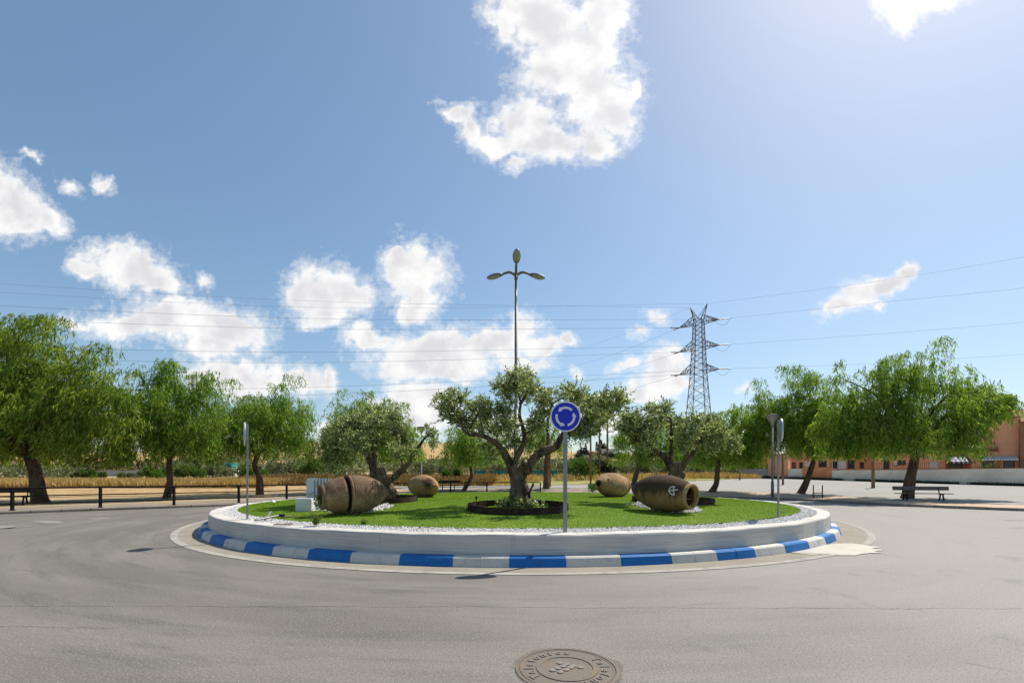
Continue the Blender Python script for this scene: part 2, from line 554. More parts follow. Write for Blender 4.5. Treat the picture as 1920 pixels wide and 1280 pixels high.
mat('pavement_grey', (0.25, 0.205, 0.155), 0.92, [(0.7, (0.16, 0.13, 0.10), 0.42, 0.7, 0.9), (8, (0.31, 0.26, 0.20), 0.5, 0.75, 0.7)], bump=(14, 0.3, 0.02))
mat('pavement_red', (0.50, 0.355, 0.25), 0.92, [(0.7, (0.40, 0.29, 0.21), 0.42, 0.7, 0.9), (8, (0.57, 0.43, 0.33), 0.5, 0.75, 0.7)], bump=(14, 0.3, 0.02))
mat('verge_grass', (0.24, 0.24, 0.075), 0.95, [(0.4, (0.38, 0.30, 0.12), 0.45, 0.65), (5, (0.16, 0.19, 0.05), 0.5, 0.7, 0.8)], bump=(8, 0.7, 0.08))
mat('hill_straw', (0.46, 0.30, 0.125), 0.95, [(0.012, (0.36, 0.25, 0.11), 0.45, 0.6), (0.05, (0.50, 0.36, 0.17), 0.45, 0.7, 0.8, (0.3, 2, 6)), (0.3, (0.28, 0.22, 0.09), 0.58, 0.75, 0.7)])
mat('patch_concrete', (0.50, 0.47, 0.40), 0.9, [(1.5, (0.42, 0.39, 0.33), 0.45, 0.7, 0.8), (10, (0.55, 0.52, 0.45), 0.5, 0.75, 0.6)], bump=(25, 0.3, 0.01))
mat('road_line', (0.35, 0.33, 0.285), 0.85, [(3, (0.235, 0.22, 0.19), 0.42, 0.68, 0.9), (25, (0.26, 0.25, 0.23), 0.55, 0.75, 0.8)], bump=(60, 0.3, 0.005))
mat('road_line_worn', (0.27, 0.255, 0.22), 0.85, [(2, (0.17, 0.158, 0.135), 0.4, 0.62, 0.9), (25, (0.16, 0.15, 0.13), 0.5, 0.7, 0.8)], bump=(60, 0.3, 0.005))
mat('gutter_sand', (0.265, 0.235, 0.185), 0.92, [(1.2, (0.205, 0.185, 0.15), 0.42, 0.7, 0.9), (14, (0.32, 0.285, 0.225), 0.5, 0.72, 0.7)], bump=(50, 0.35, 0.008))
mat('collar_dirt', (0.15, 0.13, 0.10), 0.9, [(5, (0.20, 0.18, 0.15), 0.45, 0.7), (50, (0.07, 0.055, 0.04), 0.52, 0.7, 0.8)], bump=(50, 0.5, 0.008))
mat('turf_base', (0.10, 0.175, 0.010), 0.9, [(0.5, (0.15, 0.22, 0.014), 0.4, 0.7), (12, (0.075, 0.135, 0.01), 0.45, 0.7, 0.8, (0.5, 1.6, 1))], bump=(60, 0.6, 0.02))

# buildings
mat('salmon_render', (0.78, 0.37, 0.205), 0.9, [(0.8, (0.66, 0.305, 0.18), 0.4, 0.7), (6, (0.70, 0.34, 0.21), 0.5, 0.75, 0.5)])
mat('orange_render', (0.74, 0.31, 0.135), 0.9, [(0.8, (0.58, 0.22, 0.09), 0.4, 0.7), (6, (0.60, 0.25, 0.11), 0.5, 0.75, 0.5)])
mat('brick', (0.34, 0.15, 0.085), 0.9, [(1.2, (0.27, 0.115, 0.065), 0.4, 0.7), (10, (0.40, 0.2, 0.12), 0.5, 0.7, 0.8, (1, 1, 4))], bump=(8, 0.4, 0.02, (1, 1, 4)))
mat('roof_tile', (0.30, 0.125, 0.07), 0.9, [(1.5, (0.22, 0.095, 0.055), 0.4, 0.7), (6, (0.40, 0.2, 0.12), 0.5, 0.7, 0.7)], bump=(6, 0.6, 0.05))
mat('cream_wall', (0.84, 0.75, 0.59), 0.9, [(0.35, (0.66, 0.57, 0.45), 0.45, 0.65, 0.9), (3, (0.42, 0.31, 0.21), 0.58, 0.78, 0.7, (2.2, 2.2, 0.15))], bump=(20, 0.2, 0.01))
mat('grey_wall', (0.44, 0.41, 0.37), 0.9, [(0.4, (0.32, 0.305, 0.28), 0.45, 0.65, 0.9), (5, (0.46, 0.44, 0.41), 0.5, 0.75, 0.6, (1, 1, 0.3))], bump=(20, 0.2, 0.01))
mat('far_white', (0.62, 0.59, 0.54), 0.9, [(0.2, (0.52, 0.48, 0.42), 0.45, 0.65)])
mat('pane', (0.035, 0.042, 0.055), 0.08, spec=0.6)
mat('shutter', (0.62, 0.6, 0.58), 0.6)
mat('frame_white', (0.68, 0.66, 0.62), 0.6)
mat('frame_brown', (0.07, 0.04, 0.028), 0.6)
mat('awning_navy', (0.05, 0.065, 0.12), 0.8)
mat('awning_grey', (0.42, 0.42, 0.44), 0.8)
mat('awning_white', (0.62, 0.60, 0.57), 0.8)
mat('jar_paint', (0.62, 0.58, 0.50), 0.85, [(12, (0.42, 0.36, 0.28), 0.5, 0.7, 0.8)])


def road_material():
    m_ = bpy.data.materials.new('asphalt')
    m_.use_nodes = True
    t = m_.node_tree
    N = NT(t)
    bs = t.nodes['Principled BSDF']
    pos = N.n('ShaderNodeTexCoord').outputs['Object']
    x, y, z = N.sep(pos)
    rx = N.m('SUBTRACT', x, float(IC[0]))
    ry = N.m('SUBTRACT', y, float(IC[1]))
    r = N.m('SQRT', N.m('ADD', N.m('MULTIPLY', rx, rx), N.m('MULTIPLY', ry, ry)))
    th = N.m('ARCTAN2', ry, rx)
    polar = N.comb(N.m('MULTIPLY', r, 1.0), N.m('MULTIPLY', th, 2.2), 0.0)
    col = N.mix(N.rng(N.noise(pos, 0.16, 4, 0.6), 0.35, 0.68), (0.125, 0.114, 0.097), (0.172, 0.157, 0.134))
    # bands worn by wheels, following the ring
    col = N.mix(N.rng(N.noise(polar, 0.9, 4, 0.6), 0.42, 0.64, 0, 0.9), col, (0.19, 0.174, 0.149))
    col = N.mix(N.rng(N.noise(polar, 2.6, 5, 0.65), 0.48, 0.68, 0, 0.75), col, (0.105, 0.097, 0.086))
    # paler to the right of the ring, greyer to the left
    col = N.mix(N.rng(N.m('ADD', x, N.m('MULTIPLY', N.noise(pos, 0.3), 6.0)), 0.0, 11.0, 0, 0.72), col, (0.325, 0.302, 0.272))
    # oily patches
    col = N.mix(N.rng(N.noise(pos, 0.7, 6, 0.65), 0.58, 0.74, 0, 0.55), col, (0.115, 0.107, 0.098))
    # stones of the aggregate
    g1 = N.noise(pos, 48, 4, 0.75)
    col = N.mix(N.rng(g1, 0.52, 0.66, 0, 0.8), col, (0.36, 0.33, 0.285))
    col = N.mix(N.rng(N.noise(pos, 62, 3, 0.75), 0.54, 0.66, 0, 0.9), col, (0.05, 0.045, 0.038))
    col = N.mix(N.rng(N.noise(pos, 24, 3, 0.7), 0.56, 0.72, 0, 0.4), col, (0.12, 0.112, 0.10))

    # cracks: wandering joints
    def crack(x0, y0, x1, y1, w, wob, seed):
        dxx, dyy = x1 - x0, y1 - y0
        L = math.hypot(dxx, dyy)
        ux, uy = dxx / L, dyy / L
        a = N.m('ADD', N.m('MULTIPLY', N.m('SUBTRACT', x, x0), ux), N.m('MULTIPLY', N.m('SUBTRACT', y, y0), uy))
        d = N.m('SUBTRACT', N.m('MULTIPLY', N.m('SUBTRACT', y, y0), ux), N.m('MULTIPLY', N.m('SUBTRACT', x, x0), uy))
        wn = N.m('MULTIPLY', N.m('SUBTRACT', N.noise(N.comb(a, seed, 0), 1.6, 8, 0.65), 0.5), wob)
        d = N.m('ABSOLUTE', N.m('ADD', d, wn))
        width = N.m('MULTIPLY', N.rng(N.noise(N.comb(a, seed + 5, 0), 2.2, 3), 0.3, 0.7, 0.25, 1.0), w)
        k = N.rng(N.m('DIVIDE', d, width), 0.4, 1.0, 1.0, 0.0)
        k = N.m('MULTIPLY', k, N.rng(a, -0.05, 0.2))
        return N.m('MULTIPLY', k, N.rng(a, L - 0.2, L + 0.05, 1.0, 0.0))
    cr = crack(-14, 6.0, 14, 5.72, 0.016, 0.22, 1.0)
    for c in ((-6.5, 5.12, -4.3, 5.08, 0.012, 0.25, 3.0), (4.05, 4.17, 4.42, 3.86, 0.014, 0.12, 7.0), (3.75, 4.4, 3.86, 4.3, 0.008, 0.06, 9.0), (-9.2, 8.3, -5.9, 7.3, 0.012, 0.3, 12.0)):
        cr = N.m('MAXIMUM', cr, crack(*c))
    col = N.mix(N.m('MULTIPLY', cr, 0.8), col, (0.035, 0.032, 0.03))
    N.put(bs.inputs['Base Color'], col)
    bs.inputs['Roughness'].default_value = 0.82
    bs.inputs['Specular IOR Level'].default_value = 0.3
    b = N.n('ShaderNodeBump')
    b.inputs['Strength'].default_value = 0.5
    b.inputs['Distance'].default_value = 0.006
    N.put(b.inputs['Height'], N.m('SUBTRACT', g1, cr))
    N.put(bs.inputs['Normal'], b.outputs[0])
    MATS['asphalt'] = m_


road_material()


def wall_material():
    """white painted concrete with the board marks of its formwork"""
    m_ = bpy.data.materials.new('board_marked_white')
    m_.use_nodes = True
    t = m_.node_tree
    N = NT(t)
    bs = t.nodes['Principled BSDF']
    pos = N.n('ShaderNodeTexCoord').outputs['Object']
    x, y, z = N.sep(pos)
    th = N.m('MULTIPLY', N.m('ARCTAN2', N.m('SUBTRACT', y, float(IC[1])), N.m('SUBTRACT', x, float(IC[0]))), 11.0)
    q = N.comb(th, z, 0)
    lines = N.noise(N.v('MULTIPLY', q, (0.5, 30, 1)), 1.6, 5, 0.6)
    col = N.mix(N.rng(N.noise(q, 0.7, 5, 0.6), 0.4, 0.7, 0, 0.8), (0.58, 0.55, 0.50), (0.48, 0.45, 0.405))
    col = N.mix(N.rng(lines, 0.46, 0.7, 0, 0.75), col, (0.33, 0.305, 0.27))
    col = N.mix(N.rng(N.noise(N.v('MULTIPLY', q, (2.5, 0.35, 1)), 1.5, 6, 0.65), 0.58, 0.78, 0, 0.55), col, (0.29, 0.26, 0.225))
    col = N.mix(N.rng(N.noise(q, 7, 6, 0.7), 0.66, 0.74, 0, 0.8), col, (0.22, 0.195, 0.165))
    N.put(bs.inputs['Base Color'], col)
    bs.inputs['Roughness'].default_value = 0.8
    bs.inputs['Specular IOR Level'].default_value = 0.25
    b = N.n('ShaderNodeBump')
    b.inputs['Strength'].default_value = 0.6
    b.inputs['Distance'].default_value = 0.012
    N.put(b.inputs['Height'], N.m('ADD', lines, N.m('MULTIPLY', N.noise(q, 22, 4), 0.5)))
    N.put(bs.inputs['Normal'], b.outputs[0])
    MATS['board_marked_white'] = m_


wall_material()


def clay_material(name, base, dark, pale, dark_amt, top=0.35, blotch=None):
    """fired clay darkened by lichen and weather in broad running stains"""
    m_ = bpy.data.materials.new(name)
    m_.use_nodes = True
    t = m_.node_tree
    N = NT(t)
    bs = t.nodes['Principled BSDF']
    pos = N.n('ShaderNodeTexCoord').outputs['Object']
    x, y, z = N.sep(pos)
    col = N.mix(N.rng(N.noise(pos, 3.0, 6, 0.65), 0.4, 0.68), base, pale)
    run = N.noise(N.v('MULTIPLY', pos, (3.2, 3.2, 0.9)), 1.6, 6, 0.65)
    band = N.rng(N.m('ADD', z, N.m('MULTIPLY', N.m('SUBTRACT', run, 0.5), 0.9)), top - 0.12, top + 0.16)
    col = N.mix(N.m('MULTIPLY', band, dark_amt), col, dark)
    col = N.mix(N.rng(N.noise(pos, 2.1, 6, 0.7), 0.54, 0.70, 0, 0.7), col, dark)
    col = N.mix(N.rng(N.noise(pos, 26, 5, 0.7), 0.56, 0.70, 0, 0.55), col, pale)
    col = N.mix(N.rng(N.noise(pos, 48, 4, 0.7), 0.58, 0.70, 0, 0.6), col, (0.035, 0.024, 0.018))
    if blotch:
        dd = N.v('DISTANCE', pos, blotch[:3])
        dd = N.m('ADD', dd, N.m('MULTIPLY', N.m('SUBTRACT', run, 0.5), 0.35))
        col = N.mix(N.rng(dd, blotch[3] * 0.35, blotch[3], 0.95, 0), col, (0.03, 0.018, 0.013))
    N.put(bs.inputs['Base Color'], col)
    bs.inputs['Roughness'].default_value = 0.92
    bs.inputs['Specular IOR Level'].default_value = 0.2
    b = N.n('ShaderNodeBump')
    b.inputs['Strength'].default_value = 0.7
    b.inputs['Distance'].default_value = 0.02
    N.put(b.inputs['Height'], N.m('ADD', N.noise(pos, 9, 6, 0.65), N.m('MULTIPLY', N.noise(pos, 40, 4, 0.7), 0.5)))
    N.put(bs.inputs['Normal'], b.outputs[0])
    MATS[name] = m_


clay_material('clay_dark', (0.255, 0.15, 0.08), (0.075, 0.045, 0.032), (0.44, 0.305, 0.18), 0.65, 0.55)
clay_material('clay_stained', (0.29, 0.17, 0.068), (0.045, 0.027, 0.019), (0.34, 0.215, 0.10), 0.9, 0.50)
clay_material('clay_ochre', (0.34, 0.18, 0.075), (0.10, 0.065, 0.04), (0.42, 0.30, 0.165), 0.25, 0.85)
clay_material('clay_blotched', (0.33, 0.175, 0.07), (0.10, 0.065, 0.04), (0.42, 0.30, 0.165), 0.25, 0.85, (0.32, -0.62, 0.52, 0.42))
clay_material('clay_pale', (0.34, 0.19, 0.09), (0.13, 0.082, 0.05), (0.44, 0.32, 0.195), 0.45, 0.85)

# ------------------------------------------------------------------ the land and the roads
KERB = spline([(-80, 12), (-45, 13.5), (-30, 15.5), (-25, 17.8), (-22.5, 20), (-20.1, 22.2), (-17.8, 24), (-15.8, 26), (-14, 28.6), (-11, 32.5), (-6.5, 36.3),
               (-1, 38.8), (4, 39.3), (9.5, 38.3), (14, 36.3), (17.6, 33.8), (19.8, 31), (20.7, 28), (21.9, 25.2), (24.6, 21.9), (30, 19.8), (45, 18.5), (80, 18)], 10)
KN = np.gradient(KERB, axis=0)
KN /= np.linalg.norm(KN, axis=1)[:, None]
KN = np.stack((-KN[:, 1], KN[:, 0]), 1)             # points away from the road


def offset_curve(d):
    return KERB + KN * d


# land sheet
gx = np.concatenate((np.linspace(-1500, -130, 12), np.linspace(-120, 120, 97), np.linspace(130, 1500, 12)))
gy = np.concatenate((np.linspace(-60, 20, 9), np.linspace(22, 140, 60), np.linspace(150, 420, 10), np.linspace(500, 2500, 8)))
XX, YY = np.meshgrid(gx, gy)
ZZ = G(XX, YY)
ZZ = np.where(YY < 42, np.minimum(ZZ, 0.12 + (ZZ - 0.12)), ZZ)
dk = np.full(XX.shape, 9.0)
pts = np.stack((XX.ravel(), YY.ravel()), 1)
dmat = np.sqrt(((pts[:, None, :] - KERB[None, ::2, :]) ** 2).sum(-1))
ki = dmat.argmin(1) * 2
side = ((pts - KERB[ki]) * KN[ki]).sum(1).reshape(XX.shape)
ZZ = np.where(side < 3.0, np.where(side < -0.2, -0.35, -0.10), ZZ)
idx = np.arange(XX.size).reshape(XX.shape)
Qd = np.stack((idx[:-1, :-1], idx[:-1, 1:], idx[1:, 1:], idx[1:, :-1]), -1).reshape(-1, 4)
o = mesh_np('ground', np.stack((XX, YY, ZZ), -1).reshape(-1, 3), Qd, MATS['dry_earth'], smooth=True)
tag(o, kind='structure')

# asphalt
mb = MB()
poly = [(-80, -40), (80, -40)] + [tuple(p) for p in KERB[::-1]]
mb.add([(x_, y_, 0.0) for x_, y_ in poly], [list(range(len(poly)))])
tag(mb.build('road', MATS['asphalt']), kind='structure')


def strip(name, a, b, za, zb, m_, rows=1):
    """sheet between two curves of equal length"""
    n = len(a)
    V = []
    for k in range(rows + 1):
        t = k / rows
        p = a * (1 - t) + b * t
        z = (za(p) if callable(za) else np.full(n, za)) if k == 0 else ((zb(p) if callable(zb) else np.full(n, zb)))
        V.append(np.column_stack((p, z)))
    V = np.concatenate(V)
    Q = [(k * n + i, k * n + i + 1, (k + 1) * n + i + 1, (k + 1) * n + i) for k in range(rows) for i in range(n - 1)]
    return mesh_np(name, V, np.array(Q), m_)


# outer kerb: stones 1 m long with open joints
mb = MB()
KL = np.concatenate(([0], np.cumsum(np.linalg.norm(np.diff(KERB, axis=0), axis=1))))
for s0 in np.arange(22, KL[-1] - 22, 1.0):
    qs = [s0 + 0.012, s0 + 0.5, s0 + 0.988]
    pp = np.array([[np.interp(q, KL, KERB[:, 0]), np.interp(q, KL, KERB[:, 1])] for q in qs])
    nn = np.array([[np.interp(q, KL, KN[:, 0]), np.interp(q, KL, KN[:, 1])] for q in qs])
    jz = random.uniform(-0.006, 0.006)
    prof = [(0, -0.08), (0.0, 0.10 + jz), (0.03, 0.138 + jz), (0.16, 0.142 + jz), (0.16, -0.08)]
    V = np.array([[*(p + n_ * d), z] for p, n_ in zip(pp, nn) for d, z in prof])
    fs = [(i * 5 + j, i * 5 + j + 1, (i + 1) * 5 + j + 1, (i + 1) * 5 + j) for i in range(2) for j in range(4)] + [(4, 3, 2, 1, 0), (10, 11, 12, 13, 14)]
    mb.add(V, fs)
tag(mb.build('kerb', MATS['kerb_stone']), kind='structure')
cut = int(np.argmin(np.abs(KERB[:, 0] - 9.5) + np.abs(KERB[:, 1] - 38.3)))
for nm, sl, m_ in (('pavement', slice(0, cut + 1), 'pavement_grey'), ('red_pavement', slice(cut, None), 'pavement_red')):
    a, b = offset_curve(0.155)[sl], offset_curve(3.4)[sl]
    tag(strip(nm, a, b, 0.134, lambda p: G(p[:, 0], p[:, 1]) + 0.03, MATS[m_]), kind='structure')


def land_sheet(name, poly_px, m_, dz, step=1.5):
    """sheet laid on the land inside a polygon of ground points"""
    P = np.array(poly_px)
    x0, x1, y0, y1 = P[:, 0].min(), P[:, 0].max(), P[:, 1].min(), P[:, 1].max()
    xs, ys = np.arange(x0, x1 + step, step), np.arange(y0, y1 + step, step)
    X, Y = np.meshgrid(xs, ys)

    def inside(x, y):
        c = False
        for i in range(len(P)):
            (xa, ya), (xb, yb) = P[i], P[i - 1]
            if (ya > y) != (yb > y) and x < (xb - xa) * (y - ya) / (yb - ya) + xa:
                c = not c
        return c
    ok = np.array([[inside(a, b) for a, b in zip(ra, rb)] for ra, rb in zip((X[:-1, :-1] + X[1:, 1:]) / 2, (Y[:-1, :-1] + Y[1:, 1:]) / 2)])
    idx = np.arange(X.size).reshape(X.shape)
    Q = np.stack((idx[:-1, :-1], idx[:-1, 1:], idx[1:, 1:], idx[1:, :-1]), -1)[ok]
    V = np.stack((X, Y, G(X, Y) + dz), -1).reshape(-1, 3)
    u, inv = np.unique(Q, return_inverse=True)
    return mesh_np(name, V[u], inv.reshape(Q.shape), m_, smooth=True)


tag(land_sheet('gravel_lot', [(-9, 39.5), (-4, 42.3), (5, 43), (11, 41.5), (17, 39), (21.5, 35), (23.8, 31), (24.8, 27.5), (28, 24), (40, 21.5), (75, 21), (75, 30), (52.4, 45.6), (33, 60), (24, 55), (16, 51), (7.5, 47.5), (-4, 46), (-12, 44)], MATS['gravel_lot'], 0.022, 0.6), kind='structure')
tag(land_sheet('verge', [(-14, 44.5), (-4, 46.5), (7.5, 48), (16, 51.5), (24, 55.5), (33, 60.5), (30, 66), (10, 62), (-6, 58), (-14, 50)], MATS['verge_grass'], 0.028, 0.8), kind='structure')
tag(land_sheet('ploughed_field', [(-95, 31), (-32, 31.5), (-27, 33), (-21, 36), (-15, 41), (-14.5, 44), (-20, 46), (-95, 45)], MATS['ploughed'], 0.03, 0.6), kind='structure')

# ring markings
def ring(name, c, r0, r1, z, m_, a0=0, a1=360, n=220):
    V, Q = lathe([(r0, z), (r1, z)], n, (c[0], c[1], 0), R(a0), R(a1))
    o = mesh_np(name, V, Q[:, ::-1], MATS[m_])
    return tag(o, kind='structure')


ring('gutter', (IC[0], IC[1]), 11.2, 12.0, 0.004, 'gutter_sand')
LC = (0.3, 20.05)
ring('road_marking', LC, 12.12, 12.29, 0.008, 'road_line', -200, 16)
ring('road_marking', LC, 12.12, 12.32, 0.008, 'road_line', 22, 150, 140)
# worn hatching in front of the exit
mb = MB()
def flat(pxs, z, mi=0):
    pts = [on_road(a, b) for a, b in pxs]
    mb.add([(p[0], p[1], z) for p in pts], [list(range(len(pts)))[::-1]])
flat([(-30, 984), (26, 986), (30, 990), (-30, 993)], 0.005)
flat([(56, 975), (118, 977), (108, 981), (84, 981)], 0.005)
flat([(158, 972), (236, 969), (180, 974)], 0.005)
flat([(0, 990.8), (60, 984.5), (130, 979), (230, 971.8), (231, 972.4), (130, 980), (60, 985.7), (0, 992.5)], 0.005)
flat([(1880, 974), (1960, 974.5), (1960, 976), (1890, 975.2)], 0.005)
tag(mb.build('hatching', MATS['road_line_worn']), kind='structure')
# concrete spilled across the ring on the right
mb = MB()
g = np.random.default_rng(3)
out = [(1478, 1036), (1500, 1031), (1530, 1024), (1556, 1020.5), (1583, 1019), (1606, 1020), (1628, 1023), (1648, 1026), (1632, 1028.5), (1655, 1031), (1640, 1034), (1652, 1036.5), (1618, 1038), (1602, 1041), (1570, 1041), (1548, 1039), (1520, 1040), (1500, 1038.5)]
pts = np.array([on_road(a, b)[:2] for a, b in out])
pp = spline(np.vstack((pts, pts[:1])), 5)[:-1]
pp += g.normal(0, 0.02, pp.shape)
mb.add([(p[0], p[1], 0.012) for p in pp], [list(range(len(pp)))[::-1]])
tag(mb.build('concrete_patch', MATS['patch_concrete']), kind='structure')

# ------------------------------------------------------------------ island
# painted kerb: 68 stones, blue and white by turns
mb = MB()
NB = 68
a_front = math.atan2(8.38 - IC[1], on_road(1008.5, 1064)[0] - IC[0])   # a blue stone is centred here
st = 2 * math.pi / NB
for i in range(NB):
    for half in (0, 1):
        aa = a_front + (i - 0.5) * st + half * st / 2
        gap = 0.00012
        jr = random.uniform(-0.004, 0.004)
        jz = random.uniform(-0.002, 0.002)
        prof = [(11.46 + jr, -0.05), (11.44 + jr, 0.03), (11.40 + jr, 0.16 + jz), (11.37 + jr, 0.188 + jz), (11.205, 0.195 + jz), (11.205, -0.05)]
        V, Q = lathe(prof, 3, (IC[0], IC[1], 0), aa + gap, aa + st / 2 - gap)
        k = len(prof)
        fs = [tuple(q[::-1]) for q in Q] + [tuple(range(k)), tuple(range(3 * k + k - 1, 3 * k - 1, -1))]
        mb.add(V, fs, False, 0 if i % 2 == 0 else 1)
tag(mb.build('painted_kerb', [MATS['kerb_blue'], MATS['kerb_white']]), kind='structure')

# planter wall
prof = [(11.19, -0.05), (11.20, 0.20), (11.185, 0.54), (11.172, 0.566), (11.15, 0.577), (10.87, 0.582), (10.85, 0.572), (10.83, 0.52), (10.83, -0.05)]
V, Q = lathe(prof, 260, (IC[0], IC[1], 0))
g = np.random.default_rng(11)
aV = np.arctan2(V[:, 1] - IC[1], V[:, 0] - IC[0])
wv = 0.010 * np.sin(aV * 23 + 1) + 0.007 * np.sin(aV * 61) + 0.004 * np.sin(aV * 131 + 2)
top = V[:, 2] > 0.5
V[top, 2] += wv[top] * 0.7
V[:, 0] += np.cos(aV) * wv * 0.5
V[:, 1] += np.sin(aV) * wv * 0.5
o = mesh_np('planter_wall', V, Q[:, ::-1], MATS['board_marked_white'], smooth=False)
tag(o, 'low white concrete wall round the raised island of turf', 'wall')

# soil under the pebbles and turf
rr = np.concatenate((np.linspace(0.02, 10.3, 40), [10.42]))
V, Q = lathe(np.column_stack((rr, mound(rr) - 0.004)), 160, (IC[0], IC[1], 0))
tag(mesh_np('turf', V, Q, MATS['turf_base'], smooth=True), kind='structure')
V, Q = lathe([(10.44, 0.585), (10.6, 0.572), (10.84, 0.545)], 160, (IC[0], IC[1], 0))
tag(mesh_np('gravel_bed', V, Q, MATS['white_concrete'], smooth=True), kind='structure')

# turf blades, close enough to see only on the near side
nb = 420000
a = g.uniform(0, 2 * math.pi, nb)
r_ = MR * np.sqrt(g.uniform(0, 1, nb))
keep = g.uniform(0, 1, nb) < np.clip(1.25 - (np.sin(a) * r_ + 6) / 14, 0.15, 1)
a, r_ = a[keep], r_[keep]
nb = len(a)
bx, by = IC[0] + r_ * np.cos(a), IC[1] + r_ * np.sin(a)
bz = mound(r_) - 0.004
h_ = g.uniform(0.012, 0.026, nb)
ya = g.uniform(0, 6.28, nb)
w_ = g.uniform(0.003, 0.007, nb)
lx, ly = g.normal(0.003, 0.008, nb), g.normal(-0.003, 0.008, nb)
B = np.stack((bx, by, bz), 1)
s_ = np.stack((np.cos(ya) * w_, np.sin(ya) * w_, np.zeros(nb)), 1)
V = np.stack((B - s_, B + s_, B + np.stack((lx, ly, h_), 1)), 1).reshape(-1, 3)
tag(mesh_np('grass', V, np.arange(nb * 3).reshape(-1, 3), MATS['turf_blade']), kind='stuff')


OCT = np.array([(1, 0, 0), (-1, 0, 0), (0, 1, 0), (0, -1, 0), (0, 0, 1), (0, 0, -1)], float)
OCF = np.array([(0, 2, 4), (2, 1, 4), (1, 3, 4), (3, 0, 4), (2, 0, 5), (1, 2, 5), (3, 1, 5), (0, 3, 5)])


def stones(name, P, smin, smax, m_, seed, flat_=0.7):
    g = np.random.default_rng(seed)
    n = len(P)
    s = g.uniform(smin, smax, (n, 1, 1))
    V = OCT[None] * s * g.uniform(0.65, 1.15, (n, 6, 1))
    V[:, :, 2] *= flat_
    V += g.normal(0, 0.12, V.shape) * s
    ang = g.uniform(0, 6.28, n)
    ca, sa = np.cos(ang)[:, None], np.sin(ang)[:, None]
    X = V[:, :, 0] * ca - V[:, :, 1] * sa
    Y = V[:, :, 0] * sa + V[:, :, 1] * ca
    V = np.stack((X, Y, V[:, :, 2]), -1) + P[:, None, :]
    Fq = (np.arange(n)[:, None, None] * 6 + OCF[None]).reshape(-1, 3)
    return mesh_np(name, V.reshape(-1, 3), Fq, m_)


n = 30000
a = np.concatenate((g.uniform(math.pi, 2 * math.pi, 24000), g.uniform(0, math.pi, 6000)))
r_ = g.uniform(10.45, 10.85, n) + g.normal(0, 0.015, n)
z = np.interp(r_, [10.4, 10.5, 10.65, 10.9], [0.612, 0.594, 0.572, 0.555])
P = np.column_stack((IC[0] + r_ * np.cos(a), IC[1] + r_ * np.sin(a), z + g.uniform(0, 0.014, n)))
a = g.uniform(0, 2 * math.pi, 420)
r_s = 10.3 * np.sqrt(g.uniform(0, 1, 420))
Pp = np.column_stack((IC[0] + r_s * np.cos(a), IC[1] + r_s * np.sin(a), mound(r_s) + 0.014))
tag(stones('fallen_petals', Pp, 0.009, 0.02, MATS['pebble'], 8, 0.4), kind='stuff')
tag(stones('white_gravel', P, 0.011, 0.024, MATS['pebble'], 5), kind='stuff')

# ------------------------------------------------------------------ plants
def unit(a):
    return a / (np.linalg.norm(a, axis=-1, keepdims=True) + 1e-9)


def leaf_quads(P, D, L, Wd, g):
    """one narrow four-cornered leaf per point: P base, D direction, L length, Wd width"""
    n = len(P)
    rnd = g.normal(0, 1, (n, 3))
    S = unit(np.cross(D, rnd)) * (np.asarray(Wd) * 0.5).reshape(-1, 1)
    L = np.asarray(L).reshape(-1, 1)
    mid = P + D * L * 0.5
    V = np.stack((P, mid + S, P + D * L, mid - S), 1).reshape(-1, 3)
    return V, np.arange(n * 4).reshape(-1, 4)


def strands(g, starts, lens, sweep, per_m, leaf, wid, zmin=None, lat=0.22):
    """hanging strands of leaves"""
    Ps, Ds = [], []
    for s, L in zip(starts, lens):
        k = max(4, int(L * per_m))
        t = np.sort(g.uniform(0, 1, k))
        out = g.normal(0, lat, 2)
        sw = np.array((out[0] + sweep[0], out[1] + sweep[1]))
        xy = np.outer(t * L, sw) + np.outer(np.sin(t * math.pi) * 0.12, g.normal(0, 1, 2))
        z = -t * L * (0.55 + 0.45 * t)
        p = np.column_stack((s[0] + xy[:, 0], s[1] + xy[:, 1], s[2] + z))
        p += g.normal(0, 0.05, p.shape)
        d = np.column_stack((g.normal(0, 0.33, k) + sw[0], g.normal(0, 0.33, k) + sw[1], -0.8 + g.normal(0, 0.26, k)))
        Ps.append(p)
        Ds.append(d)
    P = np.concatenate(Ps)
    D = unit(np.concatenate(Ds))
    if zmin is not None:
        keep = P[:, 2] > zmin + g.normal(0, 0.10, len(P))
        P, D = P[keep], D[keep]
    n = len(P)
    return leaf_quads(P, D, 1.1 * leaf * g.uniform(0.6, 1.35, n), 0.95 * wid * g.uniform(0.6, 1.3, n), g)


